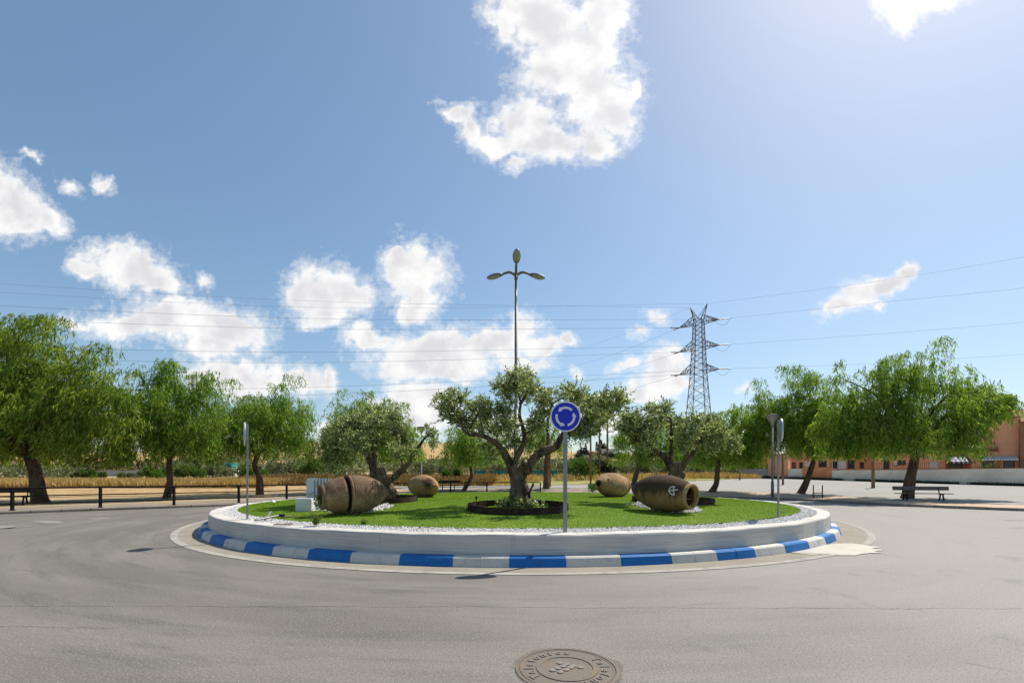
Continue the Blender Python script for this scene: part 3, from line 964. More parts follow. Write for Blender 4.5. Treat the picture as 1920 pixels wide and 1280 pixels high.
def pepper_tree(base, trunk, domes, floor_py, label, seed, sweep=(0, 0), m_='pepper_leaf', trunk_r=0.3, dens=1.0, leaf=0.27, depth=0.8, clumps=1.0):
    """trunk: pixel points upward from the base; domes: (centre px, half width px, top py, shoulder py)"""
    g = np.random.default_rng(seed)
    Y = base[1]
    t = thing('pepper_tree', base, label, 'tree', 'weeping pepper trees along the road')
    ppm = F / Y
    floor_z = H + (HY - floor_py) / ppm
    mb = MB()
    tp = np.array([W(px, py, Y + dy) for px, py, dy in trunk])
    tp[0, 2] = base[2] - 0.12
    sp = spline(tp, 6)
    k = len(sp)
    rad = trunk_r * (1.0 - 0.36 * np.linspace(0, 1, k)) * (1 + 0.28 * np.exp(-np.linspace(0, 1, k) * 10))
    mb.tube(sp, rad, 14, wob=0.16, seed=seed)
    top = tp[-1]
    V_all, F_all, nv = [], [], 0
    cl = []
    for dm in domes:
        cx, hw, tpy, spy = dm[:4]
        fz = H + (HY - dm[4]) / ppm if len(dm) > 4 else floor_z
        hwm = hw / ppm
        zt = H + (HY - tpy) / ppm + 0.85
        xc = (cx - CX) / ppm
        nc = int(clumps * 1.25 * (14 + 9.0 * hwm * (zt - floor_z) / 6))
        for _ in range(nc):
            a = g.uniform(0, 2 * math.pi)
            q = math.sqrt(g.uniform(0, 1))
            q = q ** 0.75
            dome_h = (1 - q ** 2.3)
            zhi = fz + 0.5 + (zt - fz - 0.5) * (0.42 + 0.58 * dome_h)
            zz = zhi - (zhi - fz) * (g.uniform(0, 1) ** 1.3) * 0.8
            c = np.array((xc + math.cos(a) * q * hwm * 0.92, Y + math.sin(a) * q * hwm * depth, zz))
            cl.append((c, fz, g.uniform(0.42, 0.9) * (0.75 + 0.05 * hwm)))
    starts, lens = [], []
    floors = []
    for c, fz, rr_ in cl:
        ns = int(40 * dens * rr_ ** 2 * (0.6 + 0.8 * g.uniform()))
        d = unit(g.normal(0, 1, (ns, 3)))
        d[:, 2] = np.abs(d[:, 2]) * 0.8 - 0.15
        p = c + d * rr_ * g.uniform(0.55, 1.05, (ns, 1)) * np.array((1, 1, 0.75))
        starts.append(p)
        lens.append(g.uniform(0.5, 1.5, ns) * (0.8 + 0.5 * rr_))
        floors.append(np.full(ns, fz))
    # limbs reach into some of the clumps
    order = g.permutation(len(cl))[:min(len(cl), 16)]
    for i in order:
        c = cl[i][0]
        mid = top * 0.5 + c * 0.5 + np.array((0, 0, 0.12 * np.linalg.norm(c - top))) + g.normal(0, 0.15, 3)
        pts = spline([top - np.array((0, 0, 0.15)), mid, c], 5)
        mb.tube(pts, np.linspace(trunk_r * 0.36, 0.022, len(pts)), 7, wob=0.1, seed=int(i))
        ns = 6
        starts.append(pts[-4:].repeat(2, 0)[:ns] + g.normal(0, 0.15, (ns, 3)))
        lens.append(g.uniform(0.5, 1.2, ns))
        floors.append(np.full(ns, cl[i][1]))
    mb.build('trunk', MATS['pepper_bark'], t)
    starts, lens = np.concatenate(starts), np.concatenate(lens)
    lens = np.minimum(lens, np.maximum(0.35, starts[:, 2] - np.concatenate(floors) + 0.25))
    V, Q = strands(g, starts, lens, sweep, 16, leaf, 0.05 * leaf / 0.27, floor_z - 0.1)
    mesh_np('crown', V, Q, MATS[m_], t)
    return t


pb = on_land
pepper_tree(pb(76, 941), [(76, 941, 0), (70, 905, 0), (62, 872, 0), (50, 850, 0)],
            [(-40, 150, 555, 700), (40, 105, 552, 700), (120, 85, 600, 720), (195, 62, 655, 740), (100, 140, 690, 780), (-30, 140, 690, 800)], 868,
            'big wind-swept pepper tree with a thick dark trunk behind the railing, largest of its row', 21, (-0.34, 0.0), 'pepper_leaf_dry', 0.38, 1.0, 0.30, 0.62, 0.85)
pepper_tree(pb(313, 934), [(311, 934, 0), (318, 905, 0), (317, 880, 0), (318, 858, 0)],
            [(335, 60, 668, 760), (290, 55, 692, 770), (378, 42, 700, 780), (322, 88, 735, 800)], 866,
            'pepper tree with a straight slim trunk next to the big wind-swept one', 22, (-0.06, 0), 'pepper_leaf', 0.21, 0.95)
pepper_tree(pb(486, 927), [(487, 927, 0), (486, 895, 0), (478, 872, 0), (484, 850, 0)],
            [(450, 48, 708, 780), (505, 55, 715, 780), (555, 42, 716, 790), (497, 95, 752, 810)], 858,
            'pepper tree with a kinked trunk behind the edge-on sign post', 23, (0.02, 0), 'pepper_leaf', 0.25, 0.9)
pepper_tree(land(700, 37.5), [(703, 925, 0), (700, 890, 0), (696, 862, 0), (700, 845, 0)],
            [(658, 56, 738, 800), (700, 52, 732, 800), (748, 40, 772, 820), (705, 92, 778, 825)], 862,
            'pepper tree rising behind the grey-green olive and the broken jar', 24, (0.02, 0), 'pepper_leaf', 0.28, 0.9)
pepper_tree(land(871, 40.5), [(869, 926, 0), (878, 905, 0), (884, 890, 0), (880, 870, 0), (874, 855, 0)],
            [(868, 40, 812, 840), (905, 50, 808, 842)], 869,
            'small pepper tree with a leaning forked trunk behind the back railing', 25, (0, 0), 'pepper_leaf', 0.17, 1.0)
pepper_tree(land(1025, 42.5), [(1025, 922, 0), (1024, 900, 0), (1024, 875, 0), (1026, 850, 0)],
            [(1025, 48, 800, 835)], 852,
            'pepper tree with an upright red-brown trunk behind the round sign post', 26, (0, 0), 'pepper_leaf_dry', 0.30, 0.9)
pepper_tree(land(1190, 46), [(1188, 915, 0), (1192, 890, 0), (1198, 874, 0), (1202, 858, 0)],
            [(1190, 46, 778, 820), (1240, 52, 784, 820), (1285, 35, 800, 830)], 872,
            'pepper tree with a curtain of hanging foliage behind the two right-hand jars', 27, (0, 0), 'pepper_leaf', 0.27, 1.05)
pepper_tree(land(1335, 38), [(1334, 926, 0), (1343, 905, 0), (1345, 885, 0), (1350, 858, 0)],
            [(1345, 46, 772, 815), (1378, 46, 750, 800), (1408, 28, 758, 805, 840), (1362, 64, 800, 830)], 874,
            'pepper tree with a crooked trunk between the stained jar and the conical park lamp', 28, (0, 0), 'pepper_leaf', 0.24, 1.0)
pepper_tree(land(1500, 35.6), [(1500, 931, 0), (1512, 902, 0), (1522, 876, 0), (1530, 852, 0)],
            [(1490, 58, 683, 770), (1440, 38, 715, 790), (1535, 42, 697, 780), (1556, 34, 712, 790), (1485, 82, 745, 810)], 858,
            'pepper tree with a leaning trunk beside the metal H-shaped frame', 29, (0.02, 0), 'pepper_leaf', 0.25, 0.9, depth=0.55)
pepper_tree(pb(1702, 934), [(1700, 934, 0), (1706, 900, 0), (1714, 870, 0), (1716, 848, 0)],
            [(1735, 78, 637, 740), (1650, 62, 662, 750), (1600, 50, 685, 770), (1572, 44, 705, 790), (1790, 66, 672, 770, 850), (1845, 46, 700, 790, 790), (1705, 125, 735, 800), (1640, 85, 745, 800), (1775, 62, 750, 800)], 856,
            'very wide pepper tree with a thick trunk behind the long bench', 30, (0.0, 0), 'pepper_leaf', 0.33, 0.9, 0.28, 0.6, 0.8)


def olive_tree(base, Y, limbs, clumps, label, seed, leaf=0.12, dens=1.0, shoots=None, stump=None, spread=1.0):
    """limbs: (pixel points with depth offset, radius at start, radius at end); clumps: (px, py, radius px, depth offset)"""
    g = np.random.default_rng(seed)
    t = thing('olive_tree', base, label, 'olive tree', 'old olive trees in steel rings')
    ppm = F / Y
    mb = MB()
    for i, (pts, r0, r1) in enumerate(limbs):
        P = np.array([W(px, py, Y + dy) for px, py, dy in pts])
        sp = spline(P, 7)
        sp += np.cumsum(g.normal(0, 0.006, sp.shape), 0)
        rad = np.linspace(r0, r1, len(sp))
        if i == 0:
            rad = rad * (1 + 0.75 * np.exp(-np.linspace(0, 1, len(sp)) * 6.5))
        mb.tube(sp, rad, 26 if i == 0 else 13, wob=0.34 if i == 0 else 0.24, seed=seed * 31 + i)
    ends = [W(*l[0][-1][:2], Y + l[0][-1][2]) for l in limbs] + [W(*l[0][len(l[0]) // 2][:2], Y + l[0][len(l[0]) // 2][2]) for l in limbs[1:]]
    ends = np.array(ends)
    Ps, Ds = [], []
    for (px, py, rp, dy) in clumps:
        dy += float(np.clip(g.normal(-0.45, 0.75), -1.8, 0.9)) * spread
        c = W(px, py, Y + dy)
        rr_ = rp / ppm
        j = np.linalg.norm(ends - c, axis=1).argmin()
        mid = (ends[j] + c) / 2 + g.normal(0, 0.06, 3)
        br = spline([ends[j], mid, c], 4)
        mb.tube(br, np.linspace(0.03, 0.010, len(br)), 6, seed=1)
        nt = int(dens * 62 * (rr_ / 0.35) ** 2)
        for _ in range(nt):
            d = unit(g.normal(0, 1, 3) + np.array((0, 0, 0.35)))
            s = c + unit(g.normal(0, 1, 3)) * rr_ * (g.uniform(0, 1) ** 0.6) * np.array((1, 1, 0.85)) * 0.8
            L = g.uniform(0.16, 0.42) * (0.6 + rr_)
            k = g.integers(11, 20)
            tt = np.linspace(0.1, 1, k)
            bend = np.array((0, 0, -0.12 if g.uniform() < 0.55 else 0.15))
            p = s + np.outer(tt * L, d) + np.outer(tt ** 2 * L, bend)
            Ps.append(p)
            Ds.append(d * 0.7 + g.normal(0, 0.55, (k, 3)))
    if shoots:
        cx, cy, hw, hh, nn = shoots
        for _ in range(nn):
            s = W(cx + g.normal(0, hw * 0.45), cy + g.uniform(-2, 4), Y + g.uniform(-0.45, 0.2))
            d = unit(np.array((g.normal(0, 0.5), g.normal(0, 0.4), 1.0)))
            k = 12
            p = s + np.outer(np.linspace(0, 1, k) * g.uniform(0.3, 1) * hh / ppm, d)
            Ps.append(p)
            Ds.append(d * 0.5 + g.normal(0, 0.5, (k, 3)))
    mb.build('trunk', MATS['olive_bark'], t)
    if stump:
        a, b, r0 = stump
        A, B = W(*a[:2], Y + a[2]), W(*b[:2], Y + b[2])
        m2 = MB()
        d = unit(B - A)
        m2.tube([B - d * 0.012, B + d * 0.004], r0, 12)
        m2.build('sawn_limb', MATS['cut_wood'], t)
    P, D = np.concatenate(Ps), unit(np.concatenate(Ds))
    n = len(P)
    V, Q = leaf_quads(P, D, leaf * g.uniform(0.6, 1.25, n), leaf * 0.30 * g.uniform(0.7, 1.2, n), g)
    mesh_np('crown', V, Q, MATS['olive_leaf'], t)
    return t


OB = on_mound(976, 949)
OY = OB[1]
olive_tree(OB, OY, [
    ([(977, 958, 0), (976, 930, 0), (973, 900, 0), (968, 872, 0)], 0.26, 0.235),
    ([(960, 885, 0), (952, 862, 0), (946, 845, -.1), (930, 828, -.2), (905, 816, -.3), (880, 811, -.4), (866, 797, -.5), (856, 780, -.5)], 0.125, 0.02),
    ([(962, 880, 0), (968, 856, .1), (976, 838, .1), (981, 815, .1), (977, 795, 0), (973, 772, 0), (974, 752, 0), (968, 730, 0)], 0.105, 0.022),
    ([(975, 758, 0), (985, 745, 0), (998, 733, 0)], 0.055, 0.02),
    ([(984, 885, 0), (1000, 862, -.1), (1020, 846, -.2), (1042, 838, -.25), (1053, 818, -.2), (1075, 802, 0), (1105, 788, .2), (1140, 775, .3), (1160, 760, .3)], 0.15, 0.02),
    ([(1030, 842, -.2), (1028, 815, 0), (1028, 785, .1), (1034, 760, .2), (1050, 747, .2), (1072, 744, .2)], 0.06, 0.015),
    ([(905, 816, -.3), (902, 795, -.2), (896, 775, -.2), (885, 758, -.2)], 0.05, 0.02),
    ([(981, 815, .1), (992, 808, .2), (1006, 798, .3)], 0.06, 0.02),
    ([(960, 890, .1), (948, 868, .3), (938, 850, .4)], 0.06, 0.02),
    ([(1000, 905, -.1), (994, 925, -.25), (1004, 945, -.35), (1018, 956, -.4)], 0.035, 0.012),
    ([(960, 925, -.1), (952, 942, -.25), (944, 956, -.3)], 0.06, 0.02),
    ([(976, 880, -.15), (981, 870, -.3), (984, 864, -.42)], 0.085, 0.075),
], [(833, 757, 22, -.3), (848, 776, 24, -.5), (862, 748, 18, -.2), (862, 787, 22, -.6), (877, 800, 16, -.4), (905, 760, 20, -.2), (912, 780, 22, 0), (888, 768, 16, .2), (845, 742, 12, 0),
    (962, 722, 30, 0), (988, 714, 24, .1), (948, 738, 20, .2), (1000, 732, 18, 0), (968, 706, 16, -.1), (985, 742, 16, .2), (936, 722, 9, 0),
    (942, 772, 26, .5), (930, 802, 24, .5), (898, 800, 20, .4), (955, 800, 22, .6), (962, 828, 22, .6), (925, 828, 14, .3),
    (1022, 750, 22, .2), (1018, 775, 20, .5), (1005, 795, 24, .5), (1030, 736, 12, .2), (990, 822, 20, .6),
    (1076, 741, 24, .2), (1098, 754, 22, .3), (1058, 735, 12, .2), (1108, 776, 20, .2), (1090, 795, 22, .1), (1078, 812, 20, 0), (1106, 812, 18, .2), (1050, 775, 16, .6),
    (1135, 752, 22, .3), (1156, 757, 24, .4), (1138, 780, 22, .3), (1118, 794, 20, .2), (1168, 748, 12, .4), (1120, 765, 18, .3), (912, 838, 14, .4), (925, 858, 12, .6)],
    'gnarled old olive tree with a thick pale trunk, in the nearest steel ring', 41, 0.115, 1.0, (976, 952, 40, 22, 230), ((981, 870, -.3), (984, 864, -.42), 0.072))
LB = np.array(((722 - CX) / F * 16.3, 16.3, mound_xy((722 - CX) / F * 16.3, 16.3)))
olive_tree(LB, 16.3, [
    ([(724, 930, 0), (722, 912, 0), (716, 896, 0), (708, 880, 0)], 0.26, 0.19),
    ([(705, 892, 0), (698, 872, 0), (692, 855, 0), (688, 838, 0)], 0.14, 0.06),
    ([(700, 878, 0), (703, 855, .2), (700, 835, .2), (698, 818, .2), (694, 800, .2)], 0.095, 0.025),
    ([(716, 908, 0), (738, 896, -.1), (758, 878, -.1), (772, 858, -.1), (784, 838, -.1), (795, 820, -.1), (805, 812, -.1)], 0.125, 0.018),
    ([(692, 855, 0), (670, 838, -.2), (650, 826, -.3), (634, 822, -.3)], 0.09, 0.02),
    ([(757, 878, -.1), (752, 855, .1), (748, 835, .2), (742, 812, .2)], 0.07, 0.02)],
   [(622, 822, 22, 0), (634, 806, 22, .2), (658, 806, 28, 0), (680, 797, 28, .2), (705, 795, 27, 0), (728, 800, 28, .2), (750, 811, 24, 0), (763, 826, 18, .1), (634, 845, 26, 0), (616, 862, 18, 0),
    (645, 860, 24, .2), (670, 832, 26, -.3), (693, 778, 20, 0), (738, 780, 18, .2), (747, 846, 18, 0), (770, 848, 14, 0), (812, 820, 15, 0), (802, 806, 9, 0), (815, 832, 9, 0), (628, 880, 14, .1), (700, 825, 22, -.3), (722, 830, 18, .5), (612, 842, 14, 0), (660, 790, 14, 0)],
   'dense grey-green olive tree behind the broken brown jar', 42, 0.115, 1.05)
RB = np.array(((1265 - CX) / F * 16.3, 16.3, mound_xy((1265 - CX) / F * 16.3, 16.3)))
olive_tree(RB, 16.3, [
    ([(1268, 935, 0), (1268, 905, 0), (1266, 885, 0), (1262, 866, 0)], 0.29, 0.205),
    ([(1256, 875, 0), (1242, 856, 0), (1226, 843, 0), (1208, 832, -.1), (1190, 826, -.2)], 0.135, 0.025),
    ([(1258, 870, 0), (1258, 845, 0), (1256, 815, 0), (1255, 790, 0), (1246, 778, 0), (1232, 772, 0)], 0.075, 0.02),
    ([(1274, 880, 0), (1290, 862, -.1), (1305, 842, -.1), (1314, 824, 0), (1322, 805, 0)], 0.125, 0.025),
    ([(1285, 868, 0), (1290, 845, .3), (1296, 825, .4)], 0.055, 0.02)],
   [(1180, 787, 24, 0), (1165, 799, 18, .2), (1202, 799, 26, 0), (1222, 811, 26, -.2), (1194, 824, 22, 0), (1232, 791, 22, .3), (1273, 797, 22, .2), (1293, 811, 24, -.2), (1324, 805, 26, .1), (1344, 815, 24, .2),
    (1364, 821, 22, .2), (1334, 834, 22, 0), (1283, 834, 20, .2), (1224, 769, 14, 0), (1248, 767, 15, 0), (1334, 790, 20, .3), (1303, 790, 18, .3), (1178, 808, 18, 0), (1215, 832, 14, .2), (1238, 776, 9, 0), (1380, 835, 14, .3), (1310, 826, 18, 0), (1268, 815, 16, .5), (1212, 765, 8, 0)],
   'spreading olive tree above the stained jar with the painted mark', 43, 0.115, 1.05)


def bush(name, base, w, h, m_, label, cat, seed, group=None, n=900, leaf=0.12, upright=0.5, parts=False, wid=0.4):
    """leafy clumps gathered on a few stems"""
    g = np.random.default_rng(seed)
    base = np.asarray(base, float)
    nc = max(5, int(w * h * 2.2)) if w * h > 1.5 else 6
    C = np.column_stack((g.uniform(-0.5, 0.5, nc) * w * 0.8, g.uniform(-0.35, 0.35, nc) * w * 0.8, g.uniform(0.25, 0.85, nc) * h))
    C[:, 2] *= 1 - 0.5 * (np.abs(C[:, 0]) / (w * 0.5)) ** 2
    r_ = g.uniform(0.16, 0.30, nc) * min(w, h) * 1.1
    ii = g.integers(0, nc, n)
    d = unit(g.normal(0, 1, (n, 3)))
    P = C[ii] + d * (r_[ii] * g.uniform(0.3, 1.05, n) ** 0.6)[:, None]
    P[:, 2] = np.abs(P[:, 2])
    D = unit(d + np.array((0, 0, upright)) + g.normal(0, 0.4, (n, 3)))
    V, Q = leaf_quads(P + base, D, leaf * g.uniform(0.6, 1.3, n), leaf * wid * g.uniform(0.7, 1.2, n), g)
    if not parts:
        return tag(mesh_np(name, V, Q, MATS[m_]), label, cat, group)
    t = thing(name, base, label, cat, group)
    mesh_np('foliage', V, Q, MATS[m_], t)
    mb = MB()
    for c in C[:8]:
        mb.tube(spline([base + (c[0] * 0.15, c[1] * 0.15, -0.05), base + c * np.array((0.5, 0.5, 0.45)), base + c], 3), np.linspace(0.02, 0.006, 7) * max(1, h * 0.8), 5)
    mb.build('stem', MATS['pepper_bark'], t)
    return t


# small plants on the island
p = on_mound(1110, 921)
bush('leafy_shrub', p, 0.75, 0.62, 'shrub_leaf', 'bright green shrub at the mouth of the ochre jar behind the post', 'shrub', 61, n=900, leaf=0.11, parts=True)
p = on_mound(1172, 922)
bush('creeping_plant', p + np.array((0, -.1, 0)), 0.5, 0.28, 'shrub_leaf', 'low green plant against the flank of the ochre jar', 'plant', 62, n=260, leaf=0.08)


def weed(px, py, w, h, label, seed, n=26):
    g = np.random.default_rng(seed)
    b = on_mound(px, py)
    t = thing('weed', b, label, 'weed')
    mb = MB()
    Ps, Ds = [], []
    for _ in range(n):
        d = unit(np.array((g.normal(0, 0.45), g.normal(0, 0.35), 1.0)))
        L = g.uniform(0.4, 1.0) * h
        pts = spline([b + g.normal(0, w * 0.08, 3) * (1, 1, 0), b + d * L * 0.5, b + d * L + np.array((d[0], d[1], 0)) * L * 0.25], 4)
        mb.tube(pts, np.linspace(0.004, 0.002, len(pts)), 4)
        k = 26
        ii = g.integers(2, len(pts), k)
        Ps.append(pts[ii] + g.normal(0, 0.012, (k, 3)))
        Ds.append(unit(g.normal(0, 1, (k, 3)) + (0, 0, 0.5)))
    mb.build('stem', MATS['weed_leaf'], t)
    P, D = np.concatenate(Ps), np.concatenate(Ds)
    V, Q = leaf_quads(P, D, 0.05 * g.uniform(0.5, 1.3, len(P)), 0.015 * np.ones(len(P)), g)
    mesh_np('leaves', V, Q, MATS['weed_leaf'], t)


weed(592, 984, 0.35, 0.34, 'tall thin weed growing out of the white gravel before the broken jar', 71)
weed(682, 983, 0.15, 0.14, 'tiny weed in the turf edge, smaller than the one before the broken jar', 72, 8)

# ------------------------------------------------------------------ far vegetation
def grass_band(name, m_, pts_fn, n, hmin, hmax, wid, seed, tilt=0.25):
    g = np.random.default_rng(seed)
    P = pts_fn(g, n)
    n = len(P)
    D = unit(np.column_stack((g.normal(-0.12, tilt, n), g.normal(0, tilt, n), np.ones(n))))
    V, Q = leaf_quads(P, D, g.uniform(hmin, hmax, n), wid * g.uniform(0.6, 1.4, n), g)
    return tag(mesh_np(name, V, Q, MATS[m_]), kind='stuff')


def band(x0, x1, y0, y1, slope=0.0, patch=None):
    def fn(g, n):
        x = g.uniform(x0, x1, n)
        y = g.uniform(y0, y1, n) + slope * (x - x0)
        if patch:
            k = np.sin(x * patch + 1.3) + np.sin(x * patch * 2.3) * 0.6 + g.normal(0, 0.6, n) > -0.3
            x, y = x[k], y[k]
        return np.column_stack((x, y, G(x, y) - 0.03))
    return fn


grass_band('dry_grass', 'dry_leaf', band(-75, -23.5, 42.5, 49), 60000, 0.35, 0.95, 0.07, 81)
grass_band('rusty_scrub', 'rust_leaf', band(-33, -2, 46, 60), 46000, 0.2, 0.85, 0.10, 82, 0.5)
grass_band('dry_grass', 'dry_leaf', band(-10, 22, 51, 60, 0.1, 0.5), 14000, 0.3, 0.8, 0.07, 83)
grass_band('dry_grass', 'dry_leaf', band(20, 32, 58, 66), 6500, 0.3, 0.85, 0.07, 84)
grass_band('dry_grass', 'dry_leaf', band(-9, 0, 45, 50, 0.2, 0.8), 4000, 0.15, 0.4, 0.05, 85)
# weeds along the foot of the long wall
def wallfoot(g, n):
    s = g.uniform(3, 40, n)
    o_ = g.uniform(0.15, 0.9, n) ** 1.0
    x, y = 30.5 + 0.8 * s - 0.6 * o_, 62 - 0.6 * s - 0.8 * o_
    k = np.sin(s * 1.9) + np.sin(s * 0.7 + 2) + g.normal(0, 0.5, n) > -0.5 - s * 0.03
    return np.column_stack((x, y, G(x, y) - 0.02))[k]
grass_band('weeds', 'cypress_leaf', wallfoot, 16000, 0.12, 0.42, 0.07, 86, 0.5)

# shrubs between the golden grass and the orchard: each one its own
SHR = [  # px, Y, base py is the land; width m, height m, material, label
 (8, 53, 7.5, 2.2, 'grey_shrub_leaf', 'tall pale green thicket at the far left behind the big trunk'),
 (95, 53, 6.0, 2.2, 'grey_shrub_leaf', 'tall pale green thicket just right of the big trunk'),
 (162, 55, 3.6, 1.2, 'shrub_leaf', 'low blue-green bush before the grey field wall'),
 (245, 56, 3.2, 1.1, 'grey_shrub_leaf', 'low bush before the grey wall near the slim trunk'),
 (290, 55, 3.2, 1.5, 'shrub_leaf', 'green bush just left of the slim pepper trunk'),
 (355, 57, 4.2, 1.7, 'shrub_leaf', 'bright green bush right of the slim pepper trunk'),
 (338, 62, 4.2, 2.3, 'grey_shrub_leaf', 'grey-green bush rising behind the bright green one'),
 (408, 62, 3.6, 1.9, 'grey_shrub_leaf', 'grey-green bush before the small white wall'),
 (470, 58, 4.0, 1.6, 'shrub_leaf', 'dark green low bush behind the kinked trunk'),
 (585, 64, 4.2, 2.4, 'shrub_leaf', 'rounded green bush above the white monument'),
 (1088, 57, 4.2, 2.6, 'shrub_leaf', 'dense dark green bush right of the round sign post'),
 (1125, 63, 4.0, 2.2, 'cypress_leaf', 'dark bush behind the thin poles'),
 (850, 56, 2.2, 1.2, 'shrub_leaf', 'small dark bush above the back bench'),
 (1405, 63.5, 3.2, 2.2, 'shrub_leaf', 'dark green shrub at the end of the grey garden wall'),
]
for i, (px, Y, w, h, m_, lab) in enumerate(SHR):
    bush('shrub', land(px, Y), w, h, m_, lab, 'shrub', 100 + i, 'shrubs beyond the field', n=2600, leaf=0.32, wid=0.45)

# orchard: a band that reads as one mass, and some trees in front that stand apart
g = np.random.default_rng(55)
Ps, Ds = [], []
for k in range(250):
    Y = g.uniform(72, 150)
    px = g.uniform(330, 1460)
    b = land(px, Y)
    w, h = g.uniform(3.0, 5.0), g.uniform(2.2, 3.3)
    n = 420
    d = unit(g.normal(0, 1, (n, 3)))
    P = b + np.array((0, 0, h * 0.55)) + d * np.array((w / 2, w / 2, h / 2)) * (g.uniform(0.5, 1.08, (n, 1)))
    Ps.append(P)
    Ds.append(unit(d + g.normal(0, 0.6, (n, 3)) + (0, 0, 0.4)))
P, D = np.concatenate(Ps), np.concatenate(Ds)
V, Q = leaf_quads(P, D, 0.55 * g.uniform(0.6, 1.3, len(P)), 0.24 * g.uniform(0.6, 1.3, len(P)), g)
tag(mesh_np('olive_grove', V, Q, MATS['grey_shrub_leaf']), kind='stuff')
for i, px in enumerate((528, 556, 630, 790, 815, 845, 940, 1010, 1062, 1160, 1205, 1250, 1300, 1350, 1392)):
    bush('orchard_tree', land(px, 63 + (i * 37) % 7), 3.9, 2.2, 'grey_shrub_leaf', 'grey-green bushy orchard olive in the front row beyond the dry field', 'orchard tree', 140 + i, 'orchard olives in the front row', n=1500, leaf=0.36, wid=0.42)

# clipped dark cypress hedge on the left, tree by tree
def cypress(base, w, h, label, seed, group, n=900):
    g = np.random.default_rng(seed)
    z = g.uniform(0, 1, n) ** 0.8
    rad = w / 2 * np.clip((1 - z) * 2.2, 0, 1) ** 0.7 * np.clip(z * 8 + 0.5, 0, 1)
    a = g.uniform(0, 6.28, n)
    q = g.uniform(0.6, 1.05, n)
    P = np.asarray(base) + np.column_stack((np.cos(a) * rad * q, np.sin(a) * rad * q, z * h))
    D = unit(np.column_stack((np.cos(a) * 0.35, np.sin(a) * 0.35, np.ones(n))) + g.normal(0, 0.2, (n, 3)))
    V, Q = leaf_quads(P, D, 0.09 * h * g.uniform(0.6, 1.3, n), 0.03 * h * np.ones(n), g)
    return tag(mesh_np('cypress', V, Q, MATS['cypress_leaf']), label, 'cypress', group)


for i, px in enumerate(np.linspace(128, 300, 15)):
    cypress(land(px, 70 + (i % 3) * 0.7), 1.6, 2.5 + 0.35 * math.sin(i * 2.1), 'dark slim cypress in the hedge above the grey field wall', 200 + i, 'cypresses in the dark hedge')
for i, (px, h) in enumerate(((344, 5.2), (356, 4.6), (366, 4.0), (395, 4.2), (404, 4.6))):
    cypress(land(px, 78), 1.5, h * 0.62, 'dark slim cypress right of the hedge, among the orchard trees', 230 + i, 'cypresses right of the hedge')

# ------------------------------------------------------------------ clay jars
def frame_from(axis):
    a = unit(np.asarray(axis, float))
    s = unit(np.cross((0, 0, 1.0), a))
    return np.stack((s, np.cross(a, s), a), 1)


def turned(prof, n, o, axis, wob=0.012, seed=0):
    """profile (r, t) turned round an axis from point o"""
    g = np.random.default_rng(seed)
    V, Q = lathe(prof, n)
    ang = np.arctan2(V[:, 1], V[:, 0])
    f = 1 + wob * (np.sin(2 * ang + g.uniform(0, 6) + V[:, 2] * 3) + 0.6 * np.sin(5 * ang + g.uniform(0, 6) + V[:, 2] * 5))
    V[:, :2] *= f[:, None]
    return V @ frame_from(axis).T + np.asarray(o, float), Q


def jar_profile(L, rmax, mouth, tip):
    pts = np.array([(0.0, tip), (0.04, tip + 0.10), (0.12, 0.56), (0.24, 0.78), (0.38, 0.94), (0.52, 1.0), (0.66, 0.985), (0.79, 0.90), (0.90, 0.76), (0.96, mouth / rmax + 0.06), (1.0, mouth / rmax)])
    t = np.linspace(0, 1, 46)
    sp = spline(np.column_stack((pts[:, 0], pts[:, 1])), 8)
    r = np.interp(t, sp[:, 0], sp[:, 1]) * rmax
    return t * L, r


# broken jar on the left: two halves with an open joint
A, B = np.array((-3.49, 12.78, 1.245)), np.array((-4.95, 11.80, 1.15))
L = np.linalg.norm(B - A)
ax = unit(B - A)
jar = thing('clay_jar', (A[0] * .5 + B[0] * .5, A[1] * .5 + B[1] * .5, 0.7), 'big brown clay jar broken across its middle beside the white monument', 'jar', 'old clay jars lying on the turf')
t_, r_ = jar_profile(L, 0.52, 0.285, 0.18)
k = t_ <= L * 0.60
prof = [(0.0, 0.0)] + list(zip(r_[k], t_[k])) + [(0.535, L * 0.595), (0.545, L * 0.61), (0.532, L * 0.628), (0.47, L * 0.628), (0.46, L * 0.55), (0.42, L * 0.3)]
V, Q = turned(prof, 64, A, ax, seed=1)
mesh_np('rear_half', V, Q, MATS['clay_dark'], jar, True)
k = t_ >= L * 0.69
prof = [(0.43, L * 0.66), (0.475, L * 0.684), (0.50, L * 0.688)] + list(zip(r_[k] * 0.995, t_[k])) + [(0.29, L * 1.0)]
inner = [(0.24, L * 1.0), (0.30, L * 0.95), (0.42, L * 0.85), (0.46, L * 0.7)]
V, Q = turned(prof + inner, 64, A + np.array((0, 0, -0.006)), ax, seed=1)
fh = mesh_np('front_half', V, Q, MATS['clay_dark'], jar, True)
V, Q = turned([(0.29, L * .965), (0.325, L * 0.972), (0.335, L * 0.99), (0.325, L * 1.012), (0.29, L * 1.022), (0.25, L * 1.012), (0.235, L * 0.97)], 56, A + np.array((0, 0, -0.015)), ax, seed=2)
mesh_np('mouth_rim', V, Q, MATS['clay_dark'], jar, True)
V, Q = turned([(0.508, L * 0.56), (0.528, L * 0.565), (0.528, L * 0.575), (0.51, L * 0.58)], 64, A, ax, seed=1)
mesh_np('band', V, Q, MATS['clay_dark'], jar, True)
V, Q = turned([(0.01, L * 0.645), (0.43, L * 0.645)], 32, A, ax)
mesh_np('joint', V, Q, MATS['hole_shade'], jar)  # black disc painted as the shade in the gap between the halves
